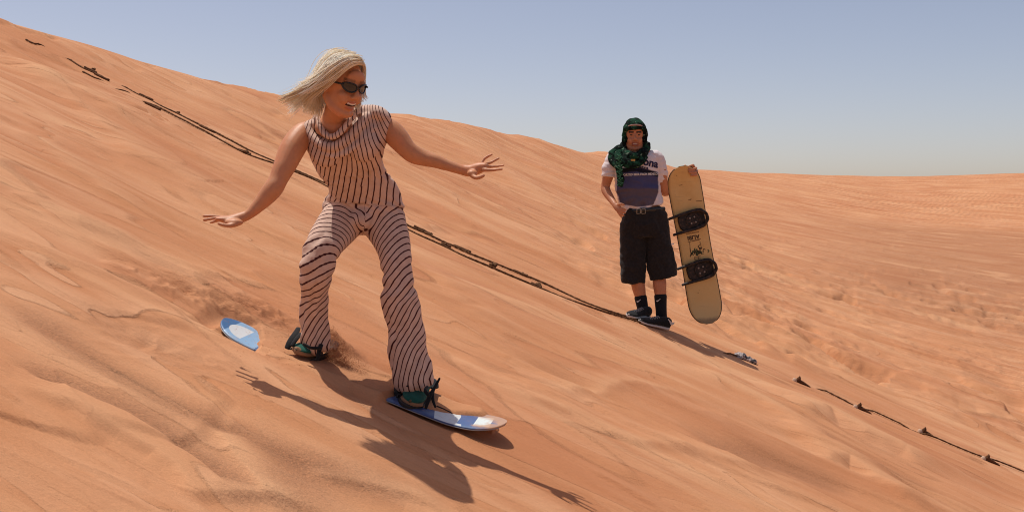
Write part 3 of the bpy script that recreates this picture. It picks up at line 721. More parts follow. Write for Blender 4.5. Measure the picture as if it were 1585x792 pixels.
def jumpsuit():
    mb = MB()
    # torso
    limb(mb, [(556,345,4.70,60,0.62), (562,322,4.68,64,0.62), (562,303,4.66,58,0.62), (556,285,4.61,49,0.66), (549,270,4.57,48,0.68), (541,252,4.52,52.5,0.66), (536,232,4.46,59,0.62), (535,213,4.42,61,0.55), (534,199,4.405,62,0.46), (534,188,4.41,60,0.30)], 0.62, n=28, round_ends=False)
    ballp(mb, 505, 232, 4.36, 27, 27, 22); ballp(mb, 562, 224, 4.37, 27, 27, 22)
    limb(mb, [(472,203,4.37,11,1.7), (487,197,4.39,14,1.6), (520,194,4.43,13,1.0), (556,180,4.425,16,1.3), (583,177,4.42,14,1.7), (599,184,4.425,9,2.3)], sub=4)
    limb(mb, [(473,206,4.37,10,1.8), (481,222,4.38,10,1.8), (490,240,4.40,10,1.7)], sub=3)
    limb(mb, [(598,188,4.425,9,2.3), (593,205,4.43,10,2.1), (586,226,4.45,10,1.8)], sub=3)
    # cowl collar and drapes
    cw = [(487,186,4.42), (491,181,4.34), (496,196,4.285), (503,207,4.262), (512,212,4.252), (523,208,4.255), (533,197,4.27), (543,184,4.295), (553,172,4.335), (556,168,4.40)]
    limb(mb, [(*q, 4.8) for q in cw], 1.4, sub=4, n=12)
    limb(mb, [(475,196,4.35,7), (486,214,4.315,7), (500,225,4.292,7.5), (518,227,4.285,8), (538,214,4.30,8), (555,196,4.325,8), (568,180,4.36,7)], 1.1, sub=4, n=12)
    limb(mb, [(474,212,4.35,5), (488,228,4.325,5), (508,240,4.303,5.5), (530,238,4.302,5.5), (555,222,4.32,5.5), (578,198,4.36,5)], 1.0, sub=4, n=12)
    # hips and legs
    ballp(mb, 562, 340, 4.70, 30, 24, 60)
    limb(mb, LEG_L, 0.92, n=24); limb(mb, LEG_R, 0.92, n=24)
    me = remesh(mb, 'jumpsuit', 0.0052, 4, 0.5)
    a = co(me); nn = nor(me)
    px, py = proj(a)
    # stripes: across the legs, down the bodice; found from the nearest body line
    def line(pts, m=12):
        return catmull([P(*q[:3]) for q in pts], m)
    def near(pl):
        best = np.full(len(a), 1e9); along = np.zeros(len(a)); lat = np.zeros(len(a)); dep = np.zeros(len(a)); acc = 0
        for p, q in zip(pl[:-1], pl[1:]):
            v = q-p; L = np.linalg.norm(v); v = v/L
            t = np.clip((a-p)@v, 0, L); d = a-p-t[:,None]*v; dd = np.einsum('ij,ij->i', d, d)
            e1 = nrm(np.cross(v, (0,1,0))); e1 = e1 if e1[0] > 0 else -e1
            e2 = np.cross(e1, v); e2 = e2 if e2[1] < 0 else -e2
            m = dd < best; best = np.where(m, dd, best); along = np.where(m, acc+t, along)
            lat = np.where(m, d@e1, lat); dep = np.where(m, d@e2, dep); acc += L
        return np.sqrt(best), along, lat, dep, acc
    dl, al, ll, el, TL = near(line(LEG_L)); dr, ar, lr, er, TR = near(line(LEG_R))
    def legs(al, lat, dep, T, k0, k1):
        th = np.arctan2(lat, np.maximum(dep, -10)); w = np.where(dep > 0, lat, np.sign(lat)*(0.11-np.abs(lat)))
        t = al/T; k = k0+(k1-k0)*t**1.2
        return al*(0.98-0.28*t)+k*w*0.8
    sl = legs(al, ll, el, TL, 0.05, 1.25); sr = legs(ar, lr, er, TR, 0.55, 1.25)
    # bodice and peplum: stripes run down, fanning from the waist
    X, Z = a[:,0], a[:,2]
    wx, wz = P(551, 281, 4.55)[[0,2]]
    dx = X-wx; dz = Z-wz
    st_up = dx*(1+0.25*np.clip(dz, 0, 0.3)/0.3)-0.38*dz*(1-sstep(0.02, 0.20, dz+1.1*dx))+0.55*np.maximum(0, dz-0.12)*sstep(0.0, 0.15, dx)
    st_dn = dx-0.30*dz-1.5*dx*np.clip(-dz, 0, 0.2)
    bod = np.where(dz+0.02*np.sin(dx*60) > 0, st_up, st_dn)
    hipy = 316+(px-560)*0.06
    torso = py < hipy
    left = (dl/1.0 < dr) & ~torso
    s = np.where(torso, bod*0.92, np.where(dl < dr, sl, sr))
    gus = np.exp(-((px-562)/13)**2-((py-346)/17)**2)*(~torso); s = s*(1-0.85*gus)+0.85*gus*((py-332)/365*0.98)
    back = (a[:,1] > 4.55) & (py < 300)
    # folds
    disp = 0.0035*fbm(X*14+Z*9, Z*10-X*6, 3, 7)
    waist = np.exp(-((py-(283-(px-515)*0.18))/9)**2)
    disp += waist*(0.004*np.sin(dx*190+9*fbm(X*20, Z*20, 2, 8))-0.004)
    hip = np.exp(-((py-hipy)/9)**2)
    disp += hip*0.005*np.sin((dx*90+dz*160)+6*fbm(X*12, Z*12, 2, 9))
    legm = (~torso)*sstep(335, 370, py)
    tl = np.where(dl < dr, al/TL, ar/TR); lt = np.where(dl < dr, ll, lr); ag = np.where(dl < dr, al, ar)
    fold = fbm(lt*26+ag*7, ag*6-lt*5, 3, 12)
    disp += legm*0.007*fold*sstep(0.25, 0.6, tl)
    disp += legm*0.0038*np.sin(lt*150+ag*22+5*fbm(lt*8, ag*6, 2, 13))*sstep(0.35, 0.75, tl)
    disp += legm*0.005*np.sin(ag*75+lt*60+4*fbm(lt*10, ag*9, 2, 14))*np.exp(-((tl-0.42)/0.10)**2)
    a = a+nn*disp[:,None]
    # hems rise unevenly
    setco(me, a); fattr(me, 's', s)
    return link('jumpsuit', me, STRIPE, woman)
LEG_L = [(538,332,4.67,36), (512,364,4.56,31), (495,393,4.48,27), (489,425,4.49,26), (487,455,4.545,22), (486,488,4.58,21), (488,514,4.60,23), (489,534,4.605,22.5)]
LEG_R = [(590,334,4.69,37), (606,372,4.62,29), (613,405,4.57,24.5), (616,435,4.55,23), (619,466,4.56,30), (628,503,4.57,28), (631,540,4.57,31), (637,572,4.565,31.5), (641,591,4.56,30)]
jumpsuit()
green = fabric('green_suede', (0.012, 0.085, 0.062), 0.3, 40, 0.25)
tan_sole = mat('gum_sole', (0.26, 0.15, 0.085), 0.8, 0.2)
white_lace = fabric('white_lace', (0.62, 0.58, 0.52), 0.2, 90)
rs = shoe(woman, green, tan_sole, P(494, 549, 4.70), P(456, 547, 4.53), BUP+np.array((0,-0.1,0)), 0.085, 0.070)
fs_ = shoe(woman, green, tan_sole, board_pt(0.695, 0.115), board_pt(0.695, -0.120, 0.006), BUP+np.array((0,-0.05,0)), 0.098, 0.095)
def laces(root, fr, m):
    h, a, w, up, L, wd, ht = fr; mb = MB()
    for i in range(4):
        t = 0.46+0.07*i; z = ht*(0.96-0.10*i)
        for sg in (-1, 1):
            tube3(mb, [(*(h+a*t*L-w*sg*wd*0.16+up*(z-0.006)), 0.003, 0.003), (*(h+a*(t+0.03)*L+up*(z+0.002)), 0.003, 0.003), (*(h+a*(t+0.06)*L+w*sg*wd*0.16+up*(z-0.014)), 0.003, 0.003)], n=6, sub=2)
    me = mb.mesh('laces'); smooth(me); link('laces', me, m, root)
laces(*rs, white_lace); laces(*fs_, mat('green_lace', (0.02, 0.10, 0.08), 0.8))

# hair ------------------------------------------------------------
def hair():
    H = HW; mb = MB()
    near = [  # from the front edge over the brow round to the nape: pixel and depth of each guide
     [(562,97,4.09),(547,96,4.06),(531,106,4.065),(512,120,4.09),(492,131,4.13),(468,145,4.15),(444,158,4.17)],
     [(558,90,4.10),(539,90,4.05),(517,102,4.05),(496,118,4.10),(474,131,4.14),(455,136,4.16),(437,139,4.17)],
     [(548,84,4.14),(524,86,4.08),(505,101,4.08),(490,121,4.13),(474,140,4.17),(458,152,4.2),(437,157,4.2)],
     [(534,79,4.19),(512,83,4.15),(497,101,4.15),(487,127,4.18),(475,148,4.2),(463,162,4.22),(452,171,4.23)],
     [(520,78,4.24),(501,91,4.22),(491,115,4.21),(487,138,4.21),(482,154,4.22),(475,165,4.22),(468,172,4.23)],
     [(508,83,4.28),(495,103,4.27),(490,128,4.25),(491,146,4.24),(489,158,4.24),(484,168,4.24),(479,174,4.25)],
     [(505,88,4.31),(495,110,4.31),(493,135,4.29),(496,152,4.27),(497,163,4.27),(494,170,4.27),(491,176,4.28)]]
    far = [
     [(560,97,4.12),(564,104,4.17),(563,118,4.24),(560,136,4.28),(556,150,4.29),(556,161,4.28),(560,171,4.27)],
     [(545,82,4.22),(556,92,4.25),(559,112,4.29),(556,134,4.31),(551,152,4.31),(548,162,4.30),(549,170,4.29)],
     [(525,80,4.28),(538,90,4.32),(544,115,4.34),(542,140,4.34),(538,158,4.33),(536,168,4.32),(536,176,4.31)]]
    def world(g): return np.array([catmull([P(*q) for q in c], 3) for c in g])
    GN, GF = world(near), world(far); NP = GN.shape[1]; tt = np.linspace(0, 1, NP)
    def push(x, k):
        d = x-H.c; f, l, u = (d@H.f)/H.k, (d@H.l)/H.k, (d@H.u)/H.k
        q = np.sqrt(((f+0.010)/0.100)**2+(l/0.078)**2+((u-0.026)/0.094)**2)
        c = H.at(-0.010, 0, 0.026); s = np.where(q < k, k/np.maximum(q, 1e-3), 1.0)
        return c+(x-c)*s[:,None]
    def strand(GG, g, inner, rad, loose):
        i = min(int(g), len(GG)-2); w = g-i; c = GG[i]*(1-w)+GG[i+1]*w
        L = random.uniform(0.86, 1.05); c = np.stack([np.interp(tt*min(L, 1), tt, c[:,k]) for k in range(3)], 1)
        if L > 1: c[-1] += (c[-1]-c[-2])*(L-1)*8
        cl = int(g*6.0); cr = np.random.default_rng(cl+100*(GG is GF)+5); cg = (cl+0.5)/6.0; ci = min(int(cg), len(GG)-2); cw = cg-ci
        cc = GG[ci]*(1-cw)+GG[ci+1]*cw; pull = 0.75*sstep(0.45, 1.0, tt)[:,None]; c = c*(1-pull)+cc*pull
        tip = cr.normal(size=3)*np.array((0.020, 0.016, 0.018)); c = c+tip[None,:]*(tt**2.5)[:,None]; cut = cr.uniform(0.74, 1.0)
        c = np.stack([np.interp(tt*cut, tt, c[:,k]) for k in range(3)], 1)
        off = RNG.normal(size=3)*np.array((0.006, 0.008, 0.006)); ph = random.uniform(0, 6.28); am = random.uniform(0.001, 0.005)
        c = c+off[None,:]*(0.25+tt[:,None]*1.0)*loose+np.array((0.2, 0.1, 1.0))[None,:]*(am*np.sin(ph+tt*7)*tt)[:,None]*loose
        c = c+np.array((0.15, 0.75, -0.25))[None,:]*inner*(1-0.3*tt[:,None])
        c = push(c, 1.03+0.05*random.random())
        tints.append(np.repeat(np.clip(cr.normal(0.72, 0.20)+random.gauss(0, 0.16), 0, 1)*(0.5+0.5*sstep(0.02, 0.34, tt)), 4))
        tube3(mb, [(*p, rad*(1-0.7*t**3), rad*(1-0.7*t**3)) for p, t in zip(c, tt)], n=4, sub=1, round_ends=False)
    ns = 0; tints = []
    for i in range(1700): strand(GN, random.random()*5.999, random.random()**2*0.035, random.uniform(0.0011, 0.0022), 1.0); ns += 1
    for i in range(260): strand(GN, random.random()*5.999, 0.0, random.uniform(0.0006, 0.0011), 2.6); ns += 1
    for i in range(420): strand(GF, random.random()*1.999, random.random()**2*0.02, random.uniform(0.0011, 0.002), 0.8); ns += 1
    H.e(mb, -0.026, 0, 0.040, 0.088, 0.0775, 0.0865, nu=32, nv=24)
    me = mb.mesh('hair'); smooth(me)
    m = mat('blonde_hair', rough=0.40, spec=0.4); n = N(m); p = n.pos()
    at = n.attr('tint').outputs['Fac']
    c = n.ramp(at, [(0.0, (0.58, 0.44, 0.27)), (0.30, (0.90, 0.79, 0.60)), (0.6, (0.98, 0.94, 0.84)), (1.0, (1.0, 0.99, 0.94))])
    n.l(c, n.b.inputs['Base Color'])
    tr = n.new('ShaderNodeBsdfTranslucent'); n.l(c, tr.inputs['Color']); mx = n.new('ShaderNodeMixShader'); mx.inputs[0].default_value = 0.6
    n.l(n.b.outputs[0], mx.inputs[1]); n.l(tr.outputs[0], mx.inputs[2])
    n.l(mx.outputs[0], [q for q in n.t.nodes if q.type == 'OUTPUT_MATERIAL'][0].inputs['Surface'])
    tint = np.full(len(me.vertices), 0.15); cnt = NP*4
    tint[:ns*cnt] = np.concatenate(tints)
    fattr(me, 'tint', tint)
    link('hair', me, m, woman)
hair()

# ------------------------------------------------------------------ her board
black_web = fabric('black_webbing', (0.012, 0.012, 0.013), 0.3, 80)
black_plast = mat('binding_plastic', (0.018, 0.017, 0.017), 0.55, 0.35)
def deck_mesh(name, length, half, lift, frame, thick=0.011, nt=64, nw=13):
    """frame: (origin, axis, width dir, up)"""
    o, a, w, up = frame
    ts = 0.5-0.5*np.cos(np.linspace(0, math.pi, nt)); mb = MB(); vs = []; fs = []
    for side in (1, 0):
        for t in ts:
            hw = max(1e-4, float(half(np.array([t]))[0])); lf = float(lift(np.array([t]))[0])
            for k in range(nw):
                q = -1+2*k/(nw-1); e = 0.003*(abs(q) > 0.99)
                vs.append(o+a*(t*length)+w*(hw*q)+up*(lf+(thick-e if side else e)))
    S = nt*nw
    for i in range(nt-1):
        for k in range(nw-1):
            p = i*nw+k; fs.append((p, p+nw, p+nw+1, p+1)); p += S; fs.append((p, p+1, p+nw+1, p+nw))
        p = i*nw; fs.append((p, p+S, p+S+nw, p+nw)); p = i*nw+nw-1; fs.append((p, p+nw, p+S+nw, p+S))
    for e in (0, nt-1):
        for k in range(nw-1):
            p = e*nw+k; fs.append((p, p+1, p+S+1, p+S))
    mb.add(vs, fs); me = mb.mesh(name)
    bm = bmesh.new(); bm.from_mesh(me); bmesh.ops.recalc_face_normals(bm, faces=bm.faces); bm.to_mesh(me); bm.free()
    return me
def rider_board():
    root = thing('sandboard', 'blue and white patterned sandboard under the striped woman, half covered in sand', 'sandboard', board_pt(0.5, 0))
    me = deck_mesh('deck', BLEN, board_half, board_lift, (BT, BAX, BW, BUP))
    a = co(me); d = a-BT; t = d@BAX/BLEN; w = d@BW/BHW
    fattr(me, 't', t); fattr(me, 'w', w)
    smooth(me)
    for p in me.polygons:
        if abs(Vector(p.normal).dot(Vector(BUP))) < 0.6: p.use_smooth = False
    m = mat('board_topsheet', rough=0.35, spec=0.5); n = N(m); ps = n.pos()
    tt = n.attr('t').outputs['Fac']; wv = n.attr('w').outputs['Fac']
    sc = n.noise(ps, 30, 5, 0.7)
    base = n.mix(n.mapr(sc, 0.3, 0.7), (0.055, 0.11, 0.24), (0.09, 0.165, 0.32))
    def box(t0, t1, w0, w1, sk=0.0):
        ts = n.math('ADD', tt, n.math('MULTIPLY', wv, sk))
        f = n.math('MULTIPLY', n.math('GREATER_THAN', ts, t0), n.math('LESS_THAN', ts, t1))
        g = n.math('MULTIPLY', n.math('GREATER_THAN', wv, w0), n.math('LESS_THAN', wv, w1))
        return n.math('MULTIPLY', f, g)
    W_ = (0.60, 0.62, 0.62); LB = (0.24, 0.40, 0.58); DB = (0.03, 0.055, 0.13)
    c = n.mix(box(0.0, 0.16, -1.2, 1.2), base, LB)
    c = n.mix(box(0.0, 0.038, -1.2, 1.2), c, (0.05, 0.14, 0.30))
    dd_ = n.math('ADD', n.math('POWER', n.math('DIVIDE', n.math('SUBTRACT', tt, 0.088), 0.055), 2.0), n.math('POWER', n.math('DIVIDE', n.math('ADD', wv, 0.08), 0.62), 2.0))
    c = n.mix(n.math('MULTIPLY', n.math('LESS_THAN', dd_, 1.0), n.math('LESS_THAN', tt, 0.096)), c, W_)
    c = n.mix(n.mapr(n.math('ADD', tt, n.math('MULTIPLY', sc, 0.05)), 0.125, 0.175, 0, 0.75), c, (0.50, 0.42, 0.28)) if False else c
    c = n.mix(box(0.60, 0.80, -1.2, 0.1, 0.05), c, (0.05, 0.085, 0.21))
    c = n.mix(box(0.765, 0.855, -0.95, 0.2, 0.02), c, W_)
    c = n.mix(box(0.855, 0.905, -0.80, 1.2), c, (0.07, 0.12, 0.27))
    c = n.mix(box(0.905, 0.955, -0.65, 0.45), c, (0.66, 0.72, 0.70))
    c = n.mix(box(0.90, 0.975, 0.45, 1.2), c, (0.10, 0.16, 0.33))
    sandy = n.math('MULTIPLY', n.mapr(n.math('ADD', n.noise(ps, 9, 4, 0.6), n.math('MULTIPLY', n.math('SUBTRACT', tt, 0.93), 3.5)), 0.46, 0.62), n.math('GREATER_THAN', tt, 0.70))
    c = n.mix(n.math('MULTIPLY', sandy, 0.85), c, (0.52, 0.29, 0.15))
    c = n.mix(n.mapr(sc, 0.55, 0.8, 0, 0.5), c, (0.46, 0.25, 0.14))
    n.l(c, n.b.inputs['Base Color']); n.l(n.mapr(sc, 0.3, 0.7, 0.3, 0.6), n.b.inputs['Roughness'])
    link('deck', me, m, root)
    # steel edge along the rim
    mb = MB(); pts = []
    for t in list(np.linspace(0.002, 0.998, 60)): pts.append(BT+BAX*t*BLEN+BUP*(board_lift(np.array([t]))[0]+0.002)-BW*(board_half(np.array([t]))[0]+0.0005))
    tube3(mb, [(*p, 0.002, 0.002) for p in pts], n=6, sub=1)
    me = mb.mesh('edge'); smooth(me); link('edge', me, mat('steel_edge', (0.30, 0.27, 0.25), 0.4, 0.6), root)
    return root
RB = rider_board()
def binding(parent, t, ang, tips):
    """base plate with heel loop and straps over the foot"""
    def q(a, w, h=0.0):  # a along the board, w across
        c, s = math.cos(ang), math.sin(ang); return board_pt(t, 0)+BAX*(a*c+w*s)+BW*(-a*s+w*c)+BUP*h
    mb = MB()
    ax = q(1,0)-q(0,0); wx = q(0,1)-q(0,0)
    R = []
    for h, k in ((0.0, 1.0), (0.010, 1.0), (0.014, 0.92)):
        R.append((q(0, -0.005, h), ax*0.058*k, wx*0.128*k))
    mb.rings(R, 28)
    me = mb.mesh('binding'); o = link('binding', me, black_plast, parent)
    mb = MB()
    for sg in (-1, 1):    # side rails
        tube3(mb, [(*q(sg*0.056, -0.075, 0.012), 0.006, 0.004), (*q(sg*0.060, -0.02, 0.022), 0.012, 0.004), (*q(sg*0.062, 0.05, 0.034), 0.020, 0.004), (*q(sg*0.05, 0.115, 0.05), 0.018, 0.004)], n=8, sub=3, ref=tuple(ax))
    tube3(mb, [(*q(-0.05, 0.11, 0.05), 0.02, 0.005), (*q(-0.02, 0.14, 0.07), 0.03, 0.005), (*q(0.02, 0.14, 0.07), 0.03, 0.005), (*q(0.05, 0.11, 0.05), 0.02, 0.005)], n=8, sub=3, ref=(0,0,1))
    me = mb.mesh('side_rail'); smooth(me); link('side_rail', me, black_plast, o)
    for tip in tips:
        mb = MB(); tube3(mb, [(*P(*p[:3]), p[3]/F*p[2], p[4]/F*p[2]) for p in tip], n=8, sub=4)
        me = mb.mesh('strap'); smooth(me); link('strap', me, black_web, o)
    return o
binding(RB, 0.305, 0.30, [
    [(462,507,4.66,3.5,1.2), (456,519,4.60,5.5,1.4), (449,530,4.56,5.5,1.4), (444,539,4.54,4,1.2)],
    [(466,516,4.62,3.0,1.2), (459,524,4.57,3.2,1.4), (452,535,4.54,3,1.4)],
    [(497,533,4.55,3.5,1.6), (494,543,4.53,3.5,1.6), (491,557,4.52,2.6,1.4)],
    [(470,532,4.50,2.0,2.0), (482,538,4.495,2.4,2.0), (497,538,4.52,2.4,2.0)]])
binding(RB, 0.69, 0.02, [
    [(680.5,585,4.50,1.6,1.2), (674,597,4.49,2.4,1.3), (667,609,4.47,3.0,1.4), (662,621,4.455,3.2,1.4), (659,632,4.45,2.2,1.2)],
    [(676,594,4.50,1.5,1.2), (670,605,4.485,2.6,1.4), (670,618,4.47,2.4,1.2), (674,630,4.46,1.6,1.0)],
    [(612,599,4.58,2.0,1.5), (617,594,4.54,2.4,1.5), (626,594,4.50,2.4,1.5), (631,597,4.49,2.0,1.5)],
    [(612,599,4.58,2.6,1.6), (613,608,4.54,3.2,1.6), (621,614,4.52,3.0,1.6)],
    [(662,598,4.50,2.4,1.4), (658,604,4.46,2.8,1.4), (664,612,4.45,2.8,1.4)],
    [(676,628,4.47,1.0,0.8), (686,632,4.47,1.0,0.8), (700,639,4.465,0.8,0.6)]])

# ------------------------------------------------------------------ the man
D0 = 8.95
man = thing('person', 'man in green headscarf, white tee and black shorts standing with a board', 'person', P(1010, 503, 8.88))
HM = Head(P(982.3, 211.5, D0-0.02), (-0.06, -1.0, -0.06), 1.0)
def man_body():
    mb = MB(); add_head(mb, HM, False, 0.85)
    d = D0
    limb(mb, [(982,224,d,10.5), (982,238,d,11.5)], 1.0)
    limb(mb, [(984,240,d,28), (985,275,d,28), (988,315,d,27), (997,335,d,30)], 0.62)
    # his right arm, hand on hip
    limb(mb, [(953,246,d,10), (944,265,d,9.0), (937.5,287,d+0.03,7.2), (938.5,296,d+0.01,7.2), (946,308,d-0.06,5.8), (952,317,d-0.13,4.4)], 1.0)
    limb(mb, [(951,316,d-0.125,4.4,0.9), (955.5,321,d-0.15,5.6,0.7), (959.5,325,d-0.165,5.6,0.5)], sub=3)
    finger(mb, [(955,317.5,d-0.15), (960.5,315.5,d-0.175), (966.5,317,d-0.185)], 2.1, 1.6)
    finger(mb, [(959.5,322,d-0.165), (964.5,323.2,d-0.185), (969,325.2,d-0.18)], 1.9, 1.5)
    finger(mb, [(959.5,325,d-0.165), (964,327.2,d-0.185), (968,329.6,d-0.18)], 1.9, 1.5)
    finger(mb, [(958.5,327.5,d-0.165), (962.3,331,d-0.18), (966,334,d-0.175)], 1.9, 1.4)
    finger(mb, [(956.5,328.5,d-0.16), (959.5,333,d-0.17), (962.5,336.8,d-0.17)], 1.8, 1.3)
    # his left arm behind the board, hand over its top edge
    limb(mb, [(1014,246,d,10), (1023,264,d,9.0), (1026,285,d+0.03,7.6), (1029,297,d+0.08,7.2), (1041,290,d+0.15,6.4), (1056,277,d+0.19,5.2), (1066,268,d+0.20,4.6)], 1.0)
    limb(mb, [(1064,269,d+0.20,4.8,0.8), (1070,264,d+0.20,6.5,0.7), (1074,262,d+0.18,6.8,0.6)], sub=3)
    finger(mb, [(1073,258,d+0.17), (1073,255.8,d+0.10), (1070,256.5,d+0.05), (1064,258.5,d+0.035)], 2.4, 1.8)
    finger(mb, [(1076,261,d+0.17), (1077.5,260,d+0.10), (1074,261.5,d+0.045), (1065.5,263,d+0.035)], 2.4, 1.9)
    finger(mb, [(1077,265,d+0.17), (1079,265,d+0.10), (1075.5,266.5,d+0.045), (1067,267,d+0.035)], 2.4, 1.9)
    finger(mb, [(1076,269,d+0.17), (1079,270,d+0.11), (1077,271,d+0.05), (1069.5,271.5,d+0.035)], 2.2, 1.7)
    finger(mb, [(1066,264,d+0.19), (1062,259,d+0.17), (1060,257,d+0.13), (1061,256.5,d+0.06)], 2.4, 1.8)
    # legs
    limb(mb, [(982,340,d,18), (982,390,d,13.5), (986,425,d,10.5), (988,442,d,10.8), (992,462,d,8.4), (996,484,d-0.02,6.6)], 1.0)
    limb(mb, [(1014,340,d,18), (1018,390,d,13.5), (1020,425,d,10.5), (1021,440,d-0.02,10.6), (1022.5,462,d-0.03,8.4), (1024,490,d-0.05,6.8)], 1.0)
    me = remesh(mb, 'body', 0.005, 5, 0.5)
    a = co(me); f, l, u = HM.local(a); n = fbm(a[:,0]*18, a[:,2]*18, 3, 5)
    col = np.tile(np.array((0.46, 0.195, 0.098)), (len(a), 1))*(1+0.08*n[:,None])
    hd = (np.abs(l) < 0.1) & (np.abs(u) < 0.13) & (f > 0.02)
    col[hd & (f > 0.072) & (np.abs(l) < 0.026) & (u > -0.073) & (u < -0.045)] = (0.26, 0.085, 0.06)
    col[hd & (np.abs(np.abs(l)-0.030) < 0.020) & (np.abs(u-0.036+0.10*np.abs(np.abs(l)-0.028)) < 0.0068)] = (0.035, 0.018, 0.011)
    st = hd & (u < -0.072); col[st] = col[st]*0.80; mo = hd & (u > -0.046) & (u < -0.032) & (np.abs(l) < 0.03) & (f > 0.07); col[mo] = col[mo]*0.82
    cattr(me, 'col', col); link('body', me, SKIN, man)
    em = mat('eye_dark', (0.035, 0.02, 0.015), 0.3, 0.5)
    for q in (-1, 1):
        mb = MB(); HM.e(mb, 0.0765, q*0.030, 0.0120, 0.010, 0.0135, 0.0048, nu=12, nv=8)
        me = mb.mesh('eye'); smooth(me); link('eye', me, em, man)
    mb = MB(); HM.e(mb, 0.0835, 0, -0.0570, 0.006, 0.019, 0.0042, nu=12, nv=8)
    me = mb.mesh('teeth'); smooth(me); link('teeth', me, mat('teeth_ivory', (0.55, 0.46, 0.38), 0.3), man)
man_body()
def ridge_(q): return np.clip(1-np.abs(q)*3.5, 0, 1)
def man_shirt():
    mb = MB(); d = D0
    limb(mb, [(997,325,d,33,0.62), (992,312,d,33.5,0.62), (988,297,d,34,0.64), (986,275,d,34.5,0.64), (984,256,d,36,0.62), (983,244,d,36,0.52), (983,237,d,27,0.5), (983,232,d,14,0.8)], n=30, round_ends=False)
    limb(mb, [(962,242,d,10), (951,244,d,11.5), (945,258,d,11.5), (943,274,d,11.5)], 1.0, round_ends=False)
    limb(mb, [(1004,242,d,10), (1015,245,d,11.5), (1021,260,d+0.01,11), (1023,281,d+0.03,9.5)], 1.0, round_ends=False)
    me = remesh(mb, 't_shirt', 0.0055, 5, 0.5)
    a = co(me); nn = nor(me); X, Z = a[:,0], a[:,2]
    disp = 0.012*fbm(X*6+Z*5, Z*11, 3, 21)+0.016*fbm(X*4-Z*9, X*3+Z*6, 3, 22)*sstep(240, 330, proj(a)[1])+0.006*ridge_(fbm(X*4+Z*7, Z*9-X*3, 2, 26))
    low = np.exp(-((proj(a)[1]-318)/7)**2); disp += low*0.010*np.sin(X*70+3*fbm(X*9, Z*9, 2, 23))
    a = a+nn*disp[:,None]; setco(me, a)
    px, py = proj(a)
    col = np.tile(np.array((0.66, 0.60, 0.60)), (len(a), 1))
    wn_ = 1.6*fbm(X*16, Z*16, 2, 24); w = 2.2*fbm(X*9, Z*3, 2, 25)+0.7*np.sin(px*0.16)
    top = 257+np.abs(px-985)*0.28*(px > 985)+0.12*np.maximum(0, 985-px)
    inside = sstep(-1.2, 1.2, px-(955+wn_+np.maximum(0, py-298)*0.35))*sstep(-1.2, 1.2, (1019+wn_-np.maximum(0, py-297)*0.42-np.maximum(0, 272-py)*0.35)-px)
    low_ = 319.5-0.0042*np.maximum(0, px-985)**2-0.16*np.maximum(0, 985-px)+w*0.3
    def lay(c, k): return col*(1-k[:,None])+np.array(c)*k[:,None]
    col = lay((0.014, 0.014, 0.024), inside*sstep(-1, 1, py-top)*sstep(-1, 1, low_-py))
    col = lay((0.066, 0.068, 0.150), inside*sstep(-1, 1, py-top-8-w*0.3)*sstep(-1, 1, low_-py))
    col = lay((0.100, 0.082, 0.108), inside*sstep(-1.2, 1.2, py-292-w*0.5)*sstep(-1, 1, low_-py))
    cattr(me, 'col', col)
    o = link('t_shirt', me, vcol_mat('tee_cloth', 0.9, 0.1, 0.06, scale=40), man)
    return o
TEE = man_shirt()
def text_mesh(txt, size, font_bold=0.0):
    c = bpy.data.curves.new('t', 'FONT'); c.body = txt; c.size = size; c.align_x = 'CENTER'; c.align_y = 'CENTER'; c.offset = font_bold; c.resolution_u = 3
    o = bpy.data.objects.new('t', c); COL.objects.link(o); dg = bpy.context.evaluated_depsgraph_get()
    me = bpy.data.meshes.new_from_object(o.evaluated_get(dg)); bpy.data.objects.remove(o); bpy.data.curves.remove(c)
    return me
def wrap_text(name, txt, size, px, py, rot, m, target, bold=0.0, sx=1.0):
    """print a word on the front of the shirt"""
    me = text_mesh(txt, size, bold)
    bm = bmesh.new(); bm.from_mesh(me)
    for _ in range(2): bmesh.ops.subdivide_edges(bm, edges=[e for e in bm.edges if e.calc_length() > 0.02], cuts=1)
    bm.to_mesh(me); bm.free()
    tm = target.data; bvh = BVHTree.FromPolygons([v.co[:] for v in tm.vertices], [tuple(p.vertices) for p in tm.polygons])
    c = P(px, py, D0); a = co(me); cr, sr = math.cos(rot), math.sin(rot)
    out = []
    for x, y, _ in a:
        x *= sx; X = c[0]+x*cr-y*sr; Z = c[2]+x*sr+y*cr
        h = bvh.ray_cast(Vector((X, D0-1.0, Z)), Vector((0,1,0)))
        out.append((X, (h[0].y if h[0] else D0-0.15)-0.004, Z))
    setco(me, np.array(out)); return link(name, me, m, target)
navy = mat('navy_print', (0.02, 0.018, 0.06), 0.8); white_print = mat('white_print', (0.62, 0.60, 0.58), 0.8)
gold = mat('gold_print', (0.42, 0.26, 0.07), 0.7)
wrap_text('lettering', 'Corona', 0.088, 991.5, 250.5, math.radians(-11), navy, TEE, 0.003)
wrap_text('lettering', 'Extra', 0.05, 991, 260.5, math.radians(-6), navy, TEE, 0.001)
wrap_text('lettering', 'IMPORTED BEER FROM MEXICO', 0.0235, 986.5, 270.8, math.radians(2), white_print, TEE, 0.001, 0.93)
def emblem():
    mb = MB(); me = None
    for (x0, x1, y0, y1) in ((976.5,983,246.5,251.5),):
        mb.box(P((x0+x1)/2, (y0+y1)/2, D0-0.165), ((x1-x0)/2*D0/F,0,0), (0,0.004,0), (0,0,(y1-y0)/2*D0/F))
    return mb
